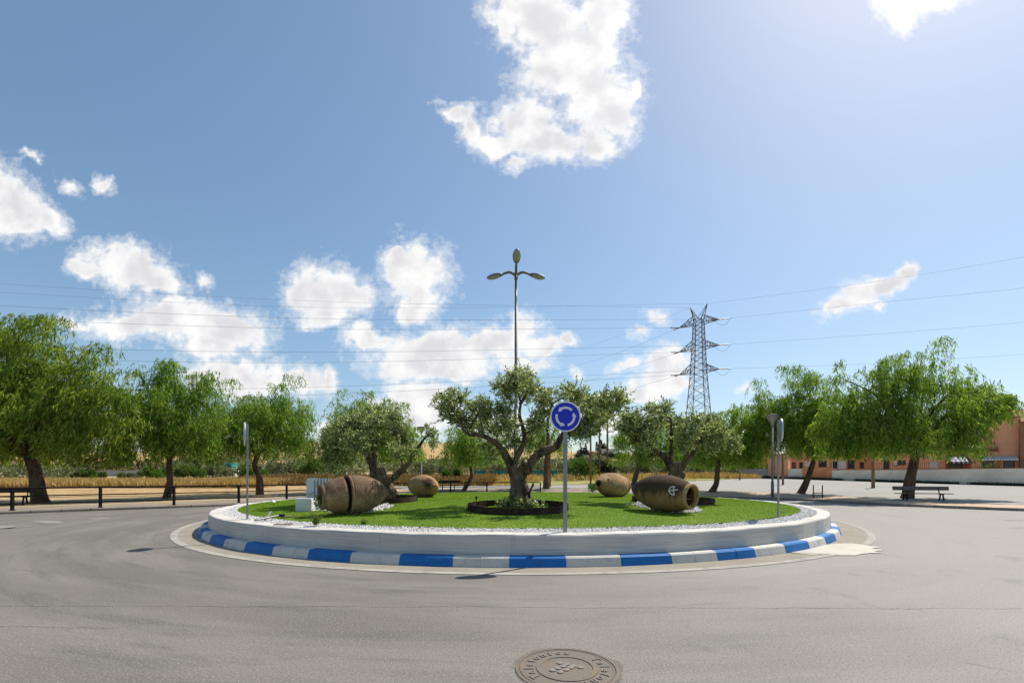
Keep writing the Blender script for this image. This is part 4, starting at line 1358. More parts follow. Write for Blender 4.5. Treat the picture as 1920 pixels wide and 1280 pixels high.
# plant growing in its mouth
g = np.random.default_rng(4)
pb_ = B + ax * 0.02 + np.array((0.05, -0.03, -0.22))
bush('ivy_plant', pb_, 0.34, 0.36, 'shrub_leaf', 'green plant sprouting in the mouth of the broken jar', 'plant', 63, n=260, leaf=0.07, upright=0.3)
bush('ivy_plant', on_mound(660, 955) + np.array((0.05, 0.25, 0.02)), 0.22, 0.16, 'shrub_leaf', 'tiny green plant at the foot of the joint in the broken jar', 'plant', 64, n=90, leaf=0.05)

# stained jar on the right
A, B = np.array((3.62, 13.54, 1.30)), np.array((4.73, 12.0, 1.15))
L = np.linalg.norm(B - A)
ax = unit(B - A)
jar2 = thing('clay_jar', (4.2, 12.7, 0.7), 'big clay jar with a black-stained back and a white painted mark', 'jar', 'old clay jars lying on the turf')
t_, r_ = jar_profile(L, 0.505, 0.30, 0.20)
prof = [(0.0, 0.0)] + list(zip(r_, t_)) + [(0.26, L), (0.28, L * 0.94), (0.44, L * 0.75), (0.48, L * 0.5), (0.3, L * 0.15), (0, L * 0.1)]
V2, Q2 = turned(prof, 72, A, ax, seed=3)
mesh_np('body', V2, Q2, MATS['clay_stained'], jar2, True)
V, Q = turned([(0.30, L * .955), (0.335, L * 0.965), (0.345, L * 0.985), (0.335, L * 1.012), (0.30, L * 1.022), (0.265, L * 1.012), (0.255, L * 0.955)], 60, A, ax, seed=4)
mesh_np('mouth_rim', V, Q, MATS['clay_ochre'], jar2, True)
mb = MB()
pm = B - ax * 0.12
mb.tube([pm + frame_from(ax)[:, 0] * 0.25 + np.array((0, 0, -.10)), pm - frame_from(ax)[:, 0] * 0.25 + np.array((0, 0, -.06))], 0.012, 6)
mb.build('stick', MATS['post_wood'], jar2)
from mathutils.bvhtree import BVHTree
bvh = BVHTree.FromPolygons([tuple(v) for v in V2], [tuple(int(i) for i in q) for q in Q2])


def painted(strokes, w, name, parent):
    mb = MB()
    for st_ in strokes:
        sp = spline([(x, y, 0) for x, y in st_], 7)
        Ps, Ns = [], []
        for x, y, _ in sp:
            d = Vector(W(x, y, 10.0)) - Vector((0, 0, H))
            hit, nrm, _, _ = bvh.ray_cast(Vector((0, 0, H)), d.normalized())
            if hit:
                if nrm.dot(d) > 0:
                    nrm = -nrm
                Ps.append(np.array(hit))
                Ns.append(np.array(nrm))
        Ps, Ns = np.array(Ps), np.array(Ns)
        T = unit(np.gradient(Ps, axis=0))
        S = unit(np.cross(T, Ns)) * w * np.random.default_rng(1).uniform(0.35, 0.6, (len(Ps), 1))
        V = np.concatenate((Ps + S + Ns * 0.006, Ps - S + Ns * 0.006))
        k = len(Ps)
        mb.add(V, [(i, i + 1, k + i + 1, k + i) for i in range(k - 1)])
    return mb.build(name, MATS['jar_paint'], parent)


Zp = lambda L_: [(1080 + x / 6.4, 780 + y / 6.4) for x, y in L_]
painted([Zp([(1190, 846), (1160, 843), (1133, 856), (1119, 885), (1128, 918), (1158, 939), (1188, 940)]), Zp([(1174, 845), (1170, 885), (1176, 938)]), Zp([(1122, 893), (1165, 886), (1222, 882)])], 0.034, 'painted_mark', jar2)

# jar at the back left, resting with its narrow foot towards the road
A, B = np.array((-3.22, 19.15, 1.19)), np.array((-4.42, 20.75, 1.27))
L = np.linalg.norm(B - A)
ax = unit(B - A)
jar3 = thing('clay_jar', (-3.85, 20.0, 0.8), 'ochre clay jar with one dark blotch, resting before the back railing', 'jar', 'old clay jars lying on the turf')
t_, r_ = jar_profile(L, 0.51, 0.32, 0.24)
prof = [(0.0, 0.02), (0.10, 0.0)] + list(zip(r_, t_)) + [(0.27, L), (0.42, L * 0.8), (0.3, L * .3)]
V, Q = turned(prof, 60, A, ax, seed=5)
mesh_np('body', V, Q, MATS['clay_blotched'], jar3, True)
V, Q = turned([(0.32, L * .96), (0.365, L * 0.98), (0.36, L * 1.01), (0.32, L * 1.02), (0.28, L)], 48, A, ax, seed=4)
mesh_np('mouth_rim', V, Q, MATS['clay_ochre'], jar3, True)

# jar at the back right, its pierced foot turned to the road
A, B = np.array((3.64, 19.2, 1.37)), np.array((5.05, 20.75, 1.22))
L = np.linalg.norm(B - A)
ax = unit(B - A)
jar4 = thing('clay_jar', (4.4, 20.0, 0.8), 'pale clay jar pierced by a round end hole and a smaller side hole', 'jar', 'old clay jars lying on the turf')
t_, r_ = jar_profile(L, 0.545, 0.42, 0.30)
prof = [(0.10, 0.12), (0.125, 0.01), (0.15, -0.01)] + list(zip(r_, t_)) + [(0.36, L), (0.46, L * 0.8), (0.3, L * .3)]
V4, Q4 = turned(prof, 60, A, ax, seed=7)
mesh_np('body', V4, Q4, MATS['clay_pale'], jar4, True)
V, Q = turned([(0.003, 0.03), (0.127, 0.03)], 32, A, ax)
mesh_np('foot_hole_shade', V, Q, MATS['hole_shade'], jar4)  # dark disc painted as the shade within the foot opening
V, Q = turned([(0.125, 0.03), (0.16, -0.004), (0.175, 0.012), (0.17, 0.04)], 40, A, ax)
mesh_np('foot_rim', V, Q, MATS['clay_pale'], jar4, True)
bvh = BVHTree.FromPolygons([tuple(v) for v in V4], [tuple(int(i) for i in q) for q in Q4])
d = (Vector(W(1140.5, 899, 10)) - Vector((0, 0, H))).normalized()
hit, nrm, _, _ = bvh.ray_cast(Vector((0, 0, H)), d)
if hit:
    nrm = nrm if nrm.dot(d) < 0 else -nrm
    V, Q = turned([(0.003, 0.004), (0.05, 0.004)], 16, np.array(hit), np.array(nrm))
    mesh_np('side_hole_shade', V, Q, MATS['hole_shade'], jar4)  # dark disc laid on the jar wall as the shade of a hole

# white pebbles bedded under three of the jars
def pebble_bed(pairs, n, seed, spread=0.15, down=0.0):
    g = np.random.default_rng(seed)
    c = spline([on_mound(a, b) for a, b in pairs], 8)
    i = g.integers(0, len(c), n)
    x = c[i, 0] + g.normal(0, spread, n)
    y = c[i, 1] + g.normal(0, spread, n)
    z = mound(np.hypot(x - IC[0], y - IC[1])) + 0.02 + g.uniform(0.0, 0.10, n) * np.exp(-((x - c[i, 0]) ** 2 + (y - c[i, 1]) ** 2) / (2 * spread ** 2))
    return np.column_stack((x, y, z))


P = np.concatenate((pebble_bed([(628, 960), (655, 962), (685, 960), (710, 955), (726, 949)], 1900, 1, 0.09), pebble_bed([(604, 957), (625, 958)], 160, 9, 0.08),
                    pebble_bed([(1196, 946), (1214, 950), (1238, 956), (1262, 959), (1285, 960), (1299, 957)], 2600, 2, 0.11), pebble_bed([(1296, 958), (1304, 955)], 300, 3, 0.07),
                    pebble_bed([(1125, 922), (1150, 922), (1185, 925)], 2000, 4, 0.22)))
tag(stones('white_pebbles', P, 0.018, 0.038, MATS['pebble'], 6), kind='stuff')

# ------------------------------------------------------------------ steel rings round the olives
def tree_ring(cx, cy, r, label):
    t = thing('tree_ring', (cx, cy, mound_xy(cx, cy)), label, 'steel ring', 'rusty steel rings round the olive trees')
    n = 96
    a = np.arange(n) / n * 2 * math.pi
    V = []
    for rr_, dz in ((r, -0.06), (r, 0.185), (r - 0.018, 0.185), (r - 0.018, -0.06)):
        x, y = cx + rr_ * np.cos(a), cy + rr_ * np.sin(a)
        V.append(np.column_stack((x, y, mound(np.hypot(cx + r * np.cos(a) - IC[0], cy + r * np.sin(a) - IC[1])) + dz)))
    V = np.concatenate(V)
    Q = [(k * n + i, k * n + (i + 1) % n, ((k + 1) % 4) * n + (i + 1) % n, ((k + 1) % 4) * n + i) for k in range(4) for i in range(n)]
    mesh_np('band', V, np.array(Q), MATS['rust_steel'], t, False)
    for s in (0.3, 3.3):
        mb = MB()
        p = np.array((cx + (r + 0.02) * math.cos(s), cy + (r + 0.02) * math.sin(s), 0))
        mb.box((p[0], p[1], mound_xy(p[0], p[1]) + 0.08), (0.05, 0.012, 0.14), s + math.pi / 2)
        mb.build('joint_plate', MATS['rust_steel'], t)
    return t


tree_ring((971 - CX) / F * 12.95, 12.95, 1.43, 'rusty steel ring round the nearest gnarled olive tree')
tree_ring((707 - CX) / F * 16.6, 16.6, 1.43, 'rusty steel ring half hidden behind the broken jar')
tree_ring((1261 - CX) / F * 16.6, 16.6, 1.43, 'rusty steel ring half hidden behind the stained jar')

# ------------------------------------------------------------------ roundabout signs
def rot2(V, yaw, o):
    ca, sa = math.cos(yaw), math.sin(yaw)
    V = np.asarray(V, float)
    return np.column_stack((V[:, 0] * ca - V[:, 1] * sa, V[:, 0] * sa + V[:, 1] * ca, V[:, 2])) + np.asarray(o, float)


def sign(base, yaw, hc, label):
    """face looks along local -y"""
    t = thing('roundabout_sign', base, label, 'road sign', 'round blue signs on the island')
    mb = MB()
    mb.box((0, 0.045, (hc + 0.26) / 2 - 0.1), (0.08, 0.045, hc + 0.46), bev=0.008)
    mb.V = [rot2(v, yaw, base) for v in mb.V]
    mb.build('pole', MATS['galvanised'], t)
    for dz in (-0.14, 0.14):
        mb = MB()
        mb.box((0, 0.03, hc + dz), (0.13, 0.09, 0.028), bev=0.004)
        mb.V = [rot2(v, yaw, base) for v in mb.V]
        mb.build('clamp', MATS['galvanised'], t)

    def disc(prof):
        V, Q = lathe(prof, 72)
        return rot2(np.column_stack((V[:, 0], V[:, 2], V[:, 1] + hc)), yaw, base), Q[:, ::-1]
    V, Q = disc([(0.001, 0.0), (0.296, 0.0), (0.30, -0.006), (0.30, -0.03), (0.292, -0.032)])
    dp = mesh_np('disc', V, Q, MATS['sign_back'], t)
    V, Q = disc([(0.292, -0.020), (0.30, -0.031), (0.296, -0.034), (0.276, -0.033), (0.274, -0.022)])
    mesh_np('border', V, Q, MATS['sign_white'], dp)
    V, Q = disc([(0.276, -0.024), (0.001, -0.024)])
    mesh_np('blue_face', V, Q, MATS['sign_blue'], dp)
    for a0 in (44, 164, 284):
        mb = MB()
        pts = []
        n = 14
        aa = [R(a0 + 76 * i / n) for i in range(n + 1)]
        ri, ro = 0.152, 0.198
        Vv = [(ro * math.cos(a), -0.0275, ro * math.sin(a)) for a in aa] + [(ri * math.cos(a), -0.0275, ri * math.sin(a)) for a in aa]
        k = n + 1
        mb.add(Vv, [(i, i + 1, k + i + 1, k + i) for i in range(n)])
        am, rm = aa[-1], (ri + ro) / 2
        tipa = R(a0 + 103)
        mb.add([((rm + 0.047) * math.cos(am), -0.0275, (rm + 0.047) * math.sin(am)), (rm * math.cos(tipa), -0.0275, rm * math.sin(tipa)), ((rm - 0.047) * math.cos(am), -0.0275, (rm - 0.047) * math.sin(am))], [(0, 1, 2)])
        mb.V = [rot2(v + np.array((0, 0, hc)), yaw, base) for v in mb.V]
        mb.build('arrow', MATS['sign_white'], dp)
    return t


Ys = 9.0
sb = np.array(((1060 - CX) / F * Ys, Ys, mound_xy((1060 - CX) / F * Ys, Ys) - 0.02))
sign(sb, R(-2), 2.862 - sb[2], 'round blue sign with three turning arrows, facing the road before the nearest olive')
sb = np.array(((460 - CX) / F * 11.75, 11.75, 0))
sb[2] = mound_xy(sb[0], sb[1]) - 0.02
sign(sb, R(-60.6 + 3), H + (892 - 813) / F * 11.75 - sb[2], 'round sign seen edge-on, on its pole left of the fallen floodlight')
sb = np.array(((1463 - CX) / F * 11.9, 11.9, 0))
sb[2] = mound_xy(sb[0], sb[1]) - 0.02
sign(sb, R(60.6 + 7), H + (892 - 806) / F * 11.9 - sb[2], 'round sign seen from behind, on the pole overlapping the conical park lamp')

# ------------------------------------------------------------------ lamps
LP = np.array(((967.5 - CX) / F * 19.8, 19.8, 0.0))
LP[2] = mound_xy(LP[0], LP[1]) - 0.05
sl = thing('street_lamp', LP, 'tall grey street lamp with three curved arms rising behind the nearest olive', 'street lamp')
TOPZ = 10.55
mb = MB()
mb.tube([LP, LP + (0, 0, 0.04), LP + (0, 0, 3.9)], [0.11, 0.105, 0.095], 14)
mb.tube([LP + (0, 0, 3.9), LP + (0, 0, 4.0), (LP[0], LP[1], TOPZ + 0.1)], [0.095, 0.07, 0.056], 14)
mb.tube([(LP[0], LP[1], TOPZ - 0.32), (LP[0], LP[1], TOPZ - 0.22), (LP[0], LP[1], TOPZ - 0.2)], [0.075, 0.09, 0.06], 14)
mb.build('pole', MATS['lamp_metal'], sl)


def ellipsoid(c, rad, n=16, zlo=-1, zhi=1, M3=None):
    th = np.linspace(math.asin(zlo), math.asin(zhi), 10)
    V, Q = lathe(np.column_stack((np.cos(th), np.sin(th))), n)
    V = V * np.asarray(rad)
    if M3 is not None:
        V = V @ np.asarray(M3).T
    return V + np.asarray(c), Q


for (dx_, dy_) in ((-0.985, 0.17), (0.985, 0.17), (0.02, -1)):
    d = np.array((dx_, dy_, 0.0))
    top = np.array((LP[0], LP[1], TOPZ))
    mb = MB()
    up = 0.30 if dy_ < -0.5 else 0.0
    mb.tube(spline([top - (0, 0, 0.12) + d * 0.03, top + d * 0.3 + (0, 0, 0.02 + up * 0.45), top + d * 0.66 - (0, 0, 0.06 - up * 0.8)], 6), np.linspace(0.062, 0.045, 13), 10)
    mb.build('arm', MATS['lamp_metal'], sl)
    tilt = 0.42 if dy_ < -0.5 else -0.16
    f = np.array((d[0], d[1], tilt)); f = unit(f)
    s = unit(np.cross((0, 0, 1.0), f))
    u = np.cross(f, s)
    M3 = np.stack((f, s, u), 1)
    c = top + d * 0.95 - (0, 0, 0.11 - up * 1.15)
    V, Q = ellipsoid(c, (0.36, 0.165, 0.115), 24, -0.12, 0.999, M3)
    hd = mesh_np('lamp_head', V, Q, MATS['lamp_metal'], sl, True)
    V, Q = ellipsoid(c + u * -0.012 + f * 0.03, (0.31, 0.148, 0.10), 24, -0.999, 0.05, M3)
    mesh_np('lens', V, Q, MATS['lamp_glass'], hd, True)
    mb = MB()
    mb.tube([c - f * 0.36 + (0, 0, 0.0), c - f * 0.22], [0.05, 0.085], 10)
    mb.build('collar', MATS['lamp_metal'], hd)


def park_lamp(base, h, label):
    t = thing('park_lamp', base, label, 'street lamp', 'conical park lamps beyond the road')
    b = np.asarray(base, float)
    mb = MB()
    mb.tube([b - (0, 0, 0.05), b + (0, 0, 1.1), b + (0, 0, 1.12), b + (0, 0, h - 0.68)], [0.105, 0.10, 0.075, 0.062], 12)
    mb.build('pole', MATS['lamp_metal'], t)
    V, Q = lathe([(0.07, h - 0.75), (0.13, h - 0.60), (0.40, h - 0.12), (0.385, h - 0.12), (0.10, h - 0.58)], 28, b)
    mesh_np('lamp_shade', V, Q, MATS['lamp_glass'], t, False)
    V, Q = lathe([(0.40, h - 0.12), (0.43, h - 0.10), (0.43, h - 0.03), (0.3, h), (0.001, h + 0.02)], 28, b)
    mesh_np('cap', V, Q, MATS['lamp_metal'], t, False)
    mb = MB()
    for a in range(4):
        q = a * math.pi / 2 + 0.4
        mb.bar(b + (0.132 * math.cos(q), 0.132 * math.sin(q), h - 0.6), b + (0.405 * math.cos(q), 0.405 * math.sin(q), h - 0.11), 0.02)
    mb.build('strut', MATS['lamp_metal'], t)
    return t


park_lamp((18.95, 33.1, 0.16), 5.98, 'grey conical park lamp on the red pavement beside the edge-on sign')
park_lamp(land(790, 47), 6.05, 'grey conical park lamp seen between the left olive and the centre tree')

# ------------------------------------------------------------------ railing along the kerb
KO = offset_curve(0.32)
KL2 = np.concatenate(([0], np.cumsum(np.linalg.norm(np.diff(KO, axis=0), axis=1))))


def kerb_at(s):
    return np.array((np.interp(s, KL2, KO[:, 0]), np.interp(s, KL2, KO[:, 1])))


ratio = KO[:, 0] / np.maximum(KO[:, 1], 1)


def s_of_px(px, lo=0, hi=None):
    k = (px - CX) / F
    q = [i for i in range(len(KO)) if KO[i, 1] > 15 and (KO[i, 0] < 9)]
    i = min(q, key=lambda i: abs(ratio[i] - k))
    return KL2[i]


s_end = s_of_px(1016)
s_first = s_of_px(30)
rail = thing('railing', (*kerb_at(s_first), 0.14), 'long dark metal railing with three rails along the far kerb', 'railing')
post_s = [s_first - 4.6, s_first - 2.3, s_first] + [s_of_px(p_) for p_ in (187, 326, 443, 537)]
while post_s[-1] < s_end - 1.4:
    post_s.append(post_s[-1] + 3.2)
post_s[-1] = s_end
for s in post_s:
    p = kerb_at(s)
    mb = MB()
    mb.box((p[0], p[1], 0.14 + 0.5), (0.10, 0.10, 1.02), math.atan2(p[1] - 20, p[0] - 2), bev=0.008)
    mb.box((p[0], p[1], 0.15), (0.16, 0.16, 0.02), math.atan2(p[1] - 20, p[0] - 2))
    mb.build('post', MATS['fence_black'], rail)
ss = np.arange(post_s[0] - 0.5, s_end, 0.5)
cen = np.array([kerb_at(s) for s in ss])
for hz, rr_ in ((1.0, 0.038), (0.64, 0.028), (0.29, 0.028)):
    mb = MB()
    mb.tube(np.column_stack((cen, np.full(len(cen), 0.14 + hz))), rr_, 8)
    mb.build('rail', MATS['fence_black'], rail)

# ------------------------------------------------------------------ benches
def bench(base, length, yaw, label, wood, leg_at=(0.18, 0.82)):
    """back towards local +y"""
    t = thing('bench', base, label, 'bench', 'wooden benches beyond the kerb')
    tilt = np.array(((1, 0, 0), (0, math.cos(0.16), math.sin(0.16)), (0, -math.sin(0.16), math.cos(0.16))))

    def fin(mb, name, m_):
        mb.V = [rot2(v, yaw, base) for v in mb.V]
        return mb.build(name, m_, t)
    mb = MB(); mb.box((0, 0.30, 0.76), (length, 0.045, 0.25), bev=0.01, M3=tilt); fin(mb, 'backrest', MATS[wood])
    for yy_ in (-0.12, 0.08):
        mb = MB(); mb.box((0, yy_, 0.44), (length * 0.99, 0.17, 0.045), bev=0.01); fin(mb, 'seat_board', MATS[wood])
    for q in leg_at:
        x = (q - 0.5) * length
        mb = MB()
        mb.bar((x, -0.22, 0), (x, -0.10, 0.42), 0.06)
        mb.bar((x, 0.22, 0), (x, 0.10, 0.42), 0.06)
        mb.bar((x, -0.18, 0.395), (x, 0.24, 0.395), 0.06, 0.04)
        mb.bar((x, 0.2, 0.40), (x, 0.335, 0.88), 0.06, 0.03)
        fin(mb, 'leg', MATS['fence_black'])
    return t


pbx = on_land(1731, 938)
bench(pbx, 3.0, R(-14), 'long greyish wooden bench in front of the widest pepper tree', 'bench_wood')
bench(np.array(((8 - CX) / F * 24.3, 24.3, 0.15)), 2.6, R(22), 'dark wooden bench behind the railing at the far left', 'bench_wood_dark')
bench(np.array(((842 - CX) / F * 40.5, 40.5, 0.42)), 1.9, R(4), 'small dark bench behind the back railing beside the ochre jar', 'bench_wood_dark', (0.2, 0.75))

hb = on_land(1533.5, 933)
hf = thing('metal_frame', hb, 'thin black H-shaped metal frame standing beside the leaning pepper tree', 'metal frame')
for sx in (-0.29, 0.29):
    mb = MB(); mb.box((hb[0] + sx, hb[1] - sx * 0.1, hb[2] + 0.42), (0.05, 0.05, 0.92), bev=0.006); mb.build('post', MATS['fence_black'], hf)
mb = MB(); mb.bar(hb + (-0.27, 0.027, 0.33), hb + (0.27, -0.027, 0.33), 0.045); mb.build('crossbar', MATS['fence_black'], hf)

# stone box by the olive trunk
p = land(964.5, 38.9)
mb = MB()
mb.box(p + (0, 0, 0.42), (0.62, 0.5, 0.86), 0.15, bev=0.03)
mb.box(p + (0, 0, 0.87), (0.68, 0.56, 0.06), 0.15, bev=0.015)
tag(mb.build('service_box', MATS['box_stone']), 'beige service box beyond the railing, just left of the thick olive trunk', 'box')

# ------------------------------------------------------------------ white monument beside the broken jar
mp_ = on_mound(570, 958)
mon = thing('white_monument', mp_, 'white concrete monument: a low block before a tall grooved slab', 'monument')
bx0 = mp_[0]
mb = MB(); mb.box((bx0 + 0.0, mp_[1] + 0.30, mp_[2] + 0.16), (0.485, 0.62, 0.42), R(-3), bev=0.015); mb.build('block', MATS['white_concrete'], mon)
Yb = mp_[1] + 1.15
xs0 = (577 - CX) / F * Yb
# slab with a rounded top at its front edge
zt = H + (892 - 896) / F * Yb
zb_ = mp_[2] - 0.02
pr = [(0, zb_), (0, zt - 0.09)] + [(0.09 - 0.09 * math.cos(a), zt - 0.09 + 0.09 * math.sin(a)) for a in np.linspace(0.15, math.pi / 2, 7)] + [(0.24, zt), (0.24, zb_)]
mb = MB()
V = [(xs0 + x, Yb - 0.1, z) for x, z in pr] + [(xs0 + x + 0.04, Yb + 0.35, z) for x, z in pr]
k = len(pr)
mb.add(V, [tuple(range(k))] + [tuple(range(2 * k - 1, k - 1, -1))] + [(i, k + i, k + (i + 1) % k, (i + 1) % k) for i in range(k)])
mb.build('slab', MATS['white_concrete'], mon)
mb = MB(); mb.box((xs0 + 0.10, Yb - 0.16, zb_ + 0.52), (0.19, 0.11, 0.05), bev=0.01); mb.build('ledge', MATS['white_concrete'], mon)
for i in range(5):
    mb = MB(); mb.box((xs0 + 0.30 + i * 0.085, Yb + 0.02 + i * 0.03, (zt + zb_) / 2 - 0.004 * i), (0.055, 0.26, zt - zb_ - 0.01 * (i % 2)), 0.1, bev=0.008); mb.build('fin', MATS['white_concrete'], mon)

# ------------------------------------------------------------------ floodlights and scraps on the turf
p = on_mound(513, 945)
fl = thing('floodlight', p, 'small white floodlight tilted on the turf near the edge-on sign', 'floodlight')
mb = MB(); mb.tube([p - (0, 0, .03), p + (0, 0, 0.06)], 0.012, 6); mb.build('stake', MATS['spot_black'], fl)
ca, sa = math.cos(0.7), math.sin(0.7)
mb = MB(); mb.box(p + (0, 0, 0.10), (0.10, 0.16, 0.045), bev=0.01, M3=np.array(((ca, 0, sa), (0, 1, 0), (-sa, 0, ca)))); mb.build('housing', MATS['sign_white'], fl)
p = on_mound(893, 939)
fl = thing('floodlight', p, 'small black floodlight post on the turf behind the nearest steel ring', 'floodlight')
mb = MB(); mb.tube([p - (0, 0, .03), p + (0, 0, 0.10)], 0.02, 8); mb.build('stake', MATS['spot_black'], fl)
mb = MB(); mb.box(p + (0, 0, 0.13), (0.07, 0.09, 0.11), bev=0.01); mb.build('housing', MATS['spot_black'], fl)

p = on_mound(500, 972)
fa = thing('fallen_pole', p, 'grey metal pole broken off and lying on the gravel edge', 'pole')
a, b, c = on_mound(478, 978) + (0, 0, .04), on_mound(505, 974) + (0, 0, .06), on_mound(524, 971) + (0, 0, .07)
mb = MB(); mb.tube(spline([a, b, c], 4), 0.025, 8); mb.build('shaft', MATS['galvanised'], fa)
mb = MB(); mb.box(c + (0.05, 0.02, 0.0), (0.14, 0.08, 0.07), 0.3, bev=0.012); mb.build('head', MATS['spot_black'], fa)
mb = MB(); mb.bar(b + (-.05, 0, 0), on_mound(508, 968) + (0, 0, 0.13), 0.05, 0.02); mb.build('bracket', MATS['galvanised'], fa)
a, b = on_mound(528, 971), on_mound(556, 968)
mb = MB(); mb.bar(a + (0, 0, .02), b + (0, 0, .02), 0.07, 0.02)
tag(mb.build('timber_board', MATS['bench_wood']), 'pale flat board lying on the turf behind the fallen pole', 'board')
a, b = on_mound(514, 983), on_mound(549, 982.5)
mb = MB(); mb.bar(a + (0, 0, .012), b + (0, 0, .012), 0.10, 0.012)
tag(mb.build('rusty_plate', MATS['rust_steel']), 'flat rusty steel plate at the gravel edge below the fallen pole', 'plate')

# ------------------------------------------------------------------ manhole cover
mc = np.array((0.483, 4.0, 0.004))
man = thing('manhole_cover', mc, 'round cast iron manhole cover with raised lettering set in the asphalt', 'manhole cover')
V, Q = lathe([(0.455, -0.02), (0.455, 0.004), (0.425, 0.006), (0.422, -0.002), (0.418, -0.002)], 90, mc)
mesh_np('frame', V, Q[:, ::-1], MATS['iron_cover'], man)
V, Q = lathe([(0.417, -0.004), (0.415, 0.004), (0.40, 0.004), (0.398, 0.001), (0.272, 0.001), (0.270, 0.008), (0.228, 0.008), (0.225, 0.001), (0.001, 0.001)], 90, mc)
mesh_np('lid', V, Q[:, ::-1], MATS['iron_cover'], man)
g = np.random.default_rng(12)
n = 80
a = np.arange(n) / n * 2 * math.pi
ro = 0.478 + 0.015 * np.sin(3 * a + 1) + 0.010 * np.sin(7 * a) + g.normal(0, 0.008, n)
V = np.concatenate((np.column_stack((0.45 * np.cos(a), 0.45 * np.sin(a), np.full(n, 0.0))), np.column_stack((ro * np.cos(a), ro * np.sin(a), np.full(n, -0.0015))))) + mc
mesh_np('mortar_collar', V, np.array([(i, n + i, n + (i + 1) % n, (i + 1) % n) for i in range(n)]), MATS['collar_dirt'], man)
mb = MB()
for (dx_, dy_) in ((-0.02, 0.115), (0.035, 0.085), (0.09, 0.05), (0.15, 0.022), (-0.0, 0.045), (0.06, 0.015), (-0.05, 0.005), (0.02, -0.03), (-0.10, -0.04), (-0.035, -0.075)):
    V, Q = lathe([(0.031, 0.0), (0.029, 0.009), (0.001, 0.011)], 14, mc + np.array((dx_ - 0.03, dy_ - 0.015, 0)))
    mb.add(V, Q[:, ::-1])
mb.build('stud', MATS['iron_raised'], man)
mb = MB()
for a_start in (212, 32):
    for i, ch in enumerate('Telefonica'):
        a = R(a_start - i * 14.2)
        cu = bpy.data.curves.new('letter', 'FONT')
        cu.body = ch
        cu.align_x = 'CENTER'
        cu.size = 0.115
        cu.extrude = 0.004
        cu.offset = 0.0012
        cu.resolution_u = 3
        ob = bpy.data.objects.new('letter', cu)
        COL.objects.link(ob)
        me = bpy.data.meshes.new_from_object(ob.evaluated_get(bpy.context.evaluated_depsgraph_get()))
        n = len(me.vertices)
        co = np.zeros(n * 3)
        me.vertices.foreach_get('co', co)
        co = co.reshape(-1, 3)
        fs = [tuple(p_.vertices) for p_ in me.polygons]
        bpy.data.objects.remove(ob)
        bpy.data.curves.remove(cu)
        bpy.data.meshes.remove(me)
        r0 = 0.298
        ct, st_ = math.cos(a - math.pi / 2), math.sin(a - math.pi / 2)
        x, y = co[:, 0], co[:, 1] + r0
        mb.add(np.column_stack((x * ct - y * st_, x * st_ + y * ct, co[:, 2] + 0.0045)) + mc, fs)
mb.build('lettering', MATS['iron_raised'], man)

# ------------------------------------------------------------------ pylon and cables
PY = land(1310, 80)
py_c = np.array((PY[0], PY[1]))
z0 = PY[2]
YAW = math.atan2(-0.65, 0.76)
pyl = thing('pylon', PY, 'tall steel lattice pylon with three pairs of arms behind the trees', 'pylon')
def pw(z):
    return np.interp(z, [z0, 12.4, 20, 28.4, 30], [4.7, 3.2, 2.1, 1.45, 1.2]) / 2
ax_ = np.array((math.cos(YAW), math.sin(YAW), 0))
ay_ = np.array((-math.sin(YAW), math.cos(YAW), 0))
def pp_(u, v, z):
    return np.array((py_c[0], py_c[1], 0)) + ax_ * u + ay_ * v + np.array((0, 0, z))
lev = [z0 - 0.1, 4.6, 7.2, 9.6, 11.8, 13.8, 15.6, 17.3, 18.7, 19.9, 21.1, 22.2, 23.1, 24.0, 24.9, 25.8, 26.7, 27.5, 28.4, 29.2]
cn = ((-1, -1), (1, -1), (1, 1), (-1, 1))
mb = MB()
for (su, sv) in cn:
    for a, b in zip(lev[:-1], lev[1:]):
        mb.bar(pp_(su * pw(a), sv * pw(a), a), pp_(su * pw(b), sv * pw(b), b), 0.11)
for a, b in zip(lev[:-1], lev[1:]):
    for i in range(4):
        (u1, v1), (u2, v2) = cn[i], cn[(i + 1) % 4]
        mb.bar(pp_(u1 * pw(a), v1 * pw(a), a), pp_(u2 * pw(b), v2 * pw(b), b), 0.05)
        mb.bar(pp_(u2 * pw(a), v2 * pw(a), a), pp_(u1 * pw(b), v1 * pw(b), b), 0.05)
        mb.bar(pp_(u1 * pw(b), v1 * pw(b), b), pp_(u2 * pw(b), v2 * pw(b), b), 0.045)
mb.build('lattice', MATS['pylon_steel'], pyl)
TIP = {}
for lv, zz in enumerate((28.4, 24.0, 19.9)):
    for sd in (-1, 1):
        tip = pp_(sd * 3.4, 0, zz + 0.05)
        w = pw(zz)
        mb = MB()
        for sv in (-1, 1):
            mb.bar(pp_(sd * w, sv * w, zz), tip, 0.11)
            mb.bar(pp_(sd * w, sv * w, zz + 1.35), tip, 0.09)
            for q in (0.3, 0.6):
                lo = pp_(sd * w, sv * w, zz) * (1 - q) + tip * q
                hi = pp_(sd * w, sv * w, zz + 1.35) * (1 - q) + tip * q
                mb.bar(lo, hi, 0.06)
                q2 = q - 0.3
                mb.bar(pp_(sd * w, sv * w, zz + 1.35) * (1 - q2) + tip * q2, lo, 0.06)
        mb.build('cross_arm', MATS['pylon_steel'], pyl)
        TIP[(lv, sd)] = tip
HORN = {}
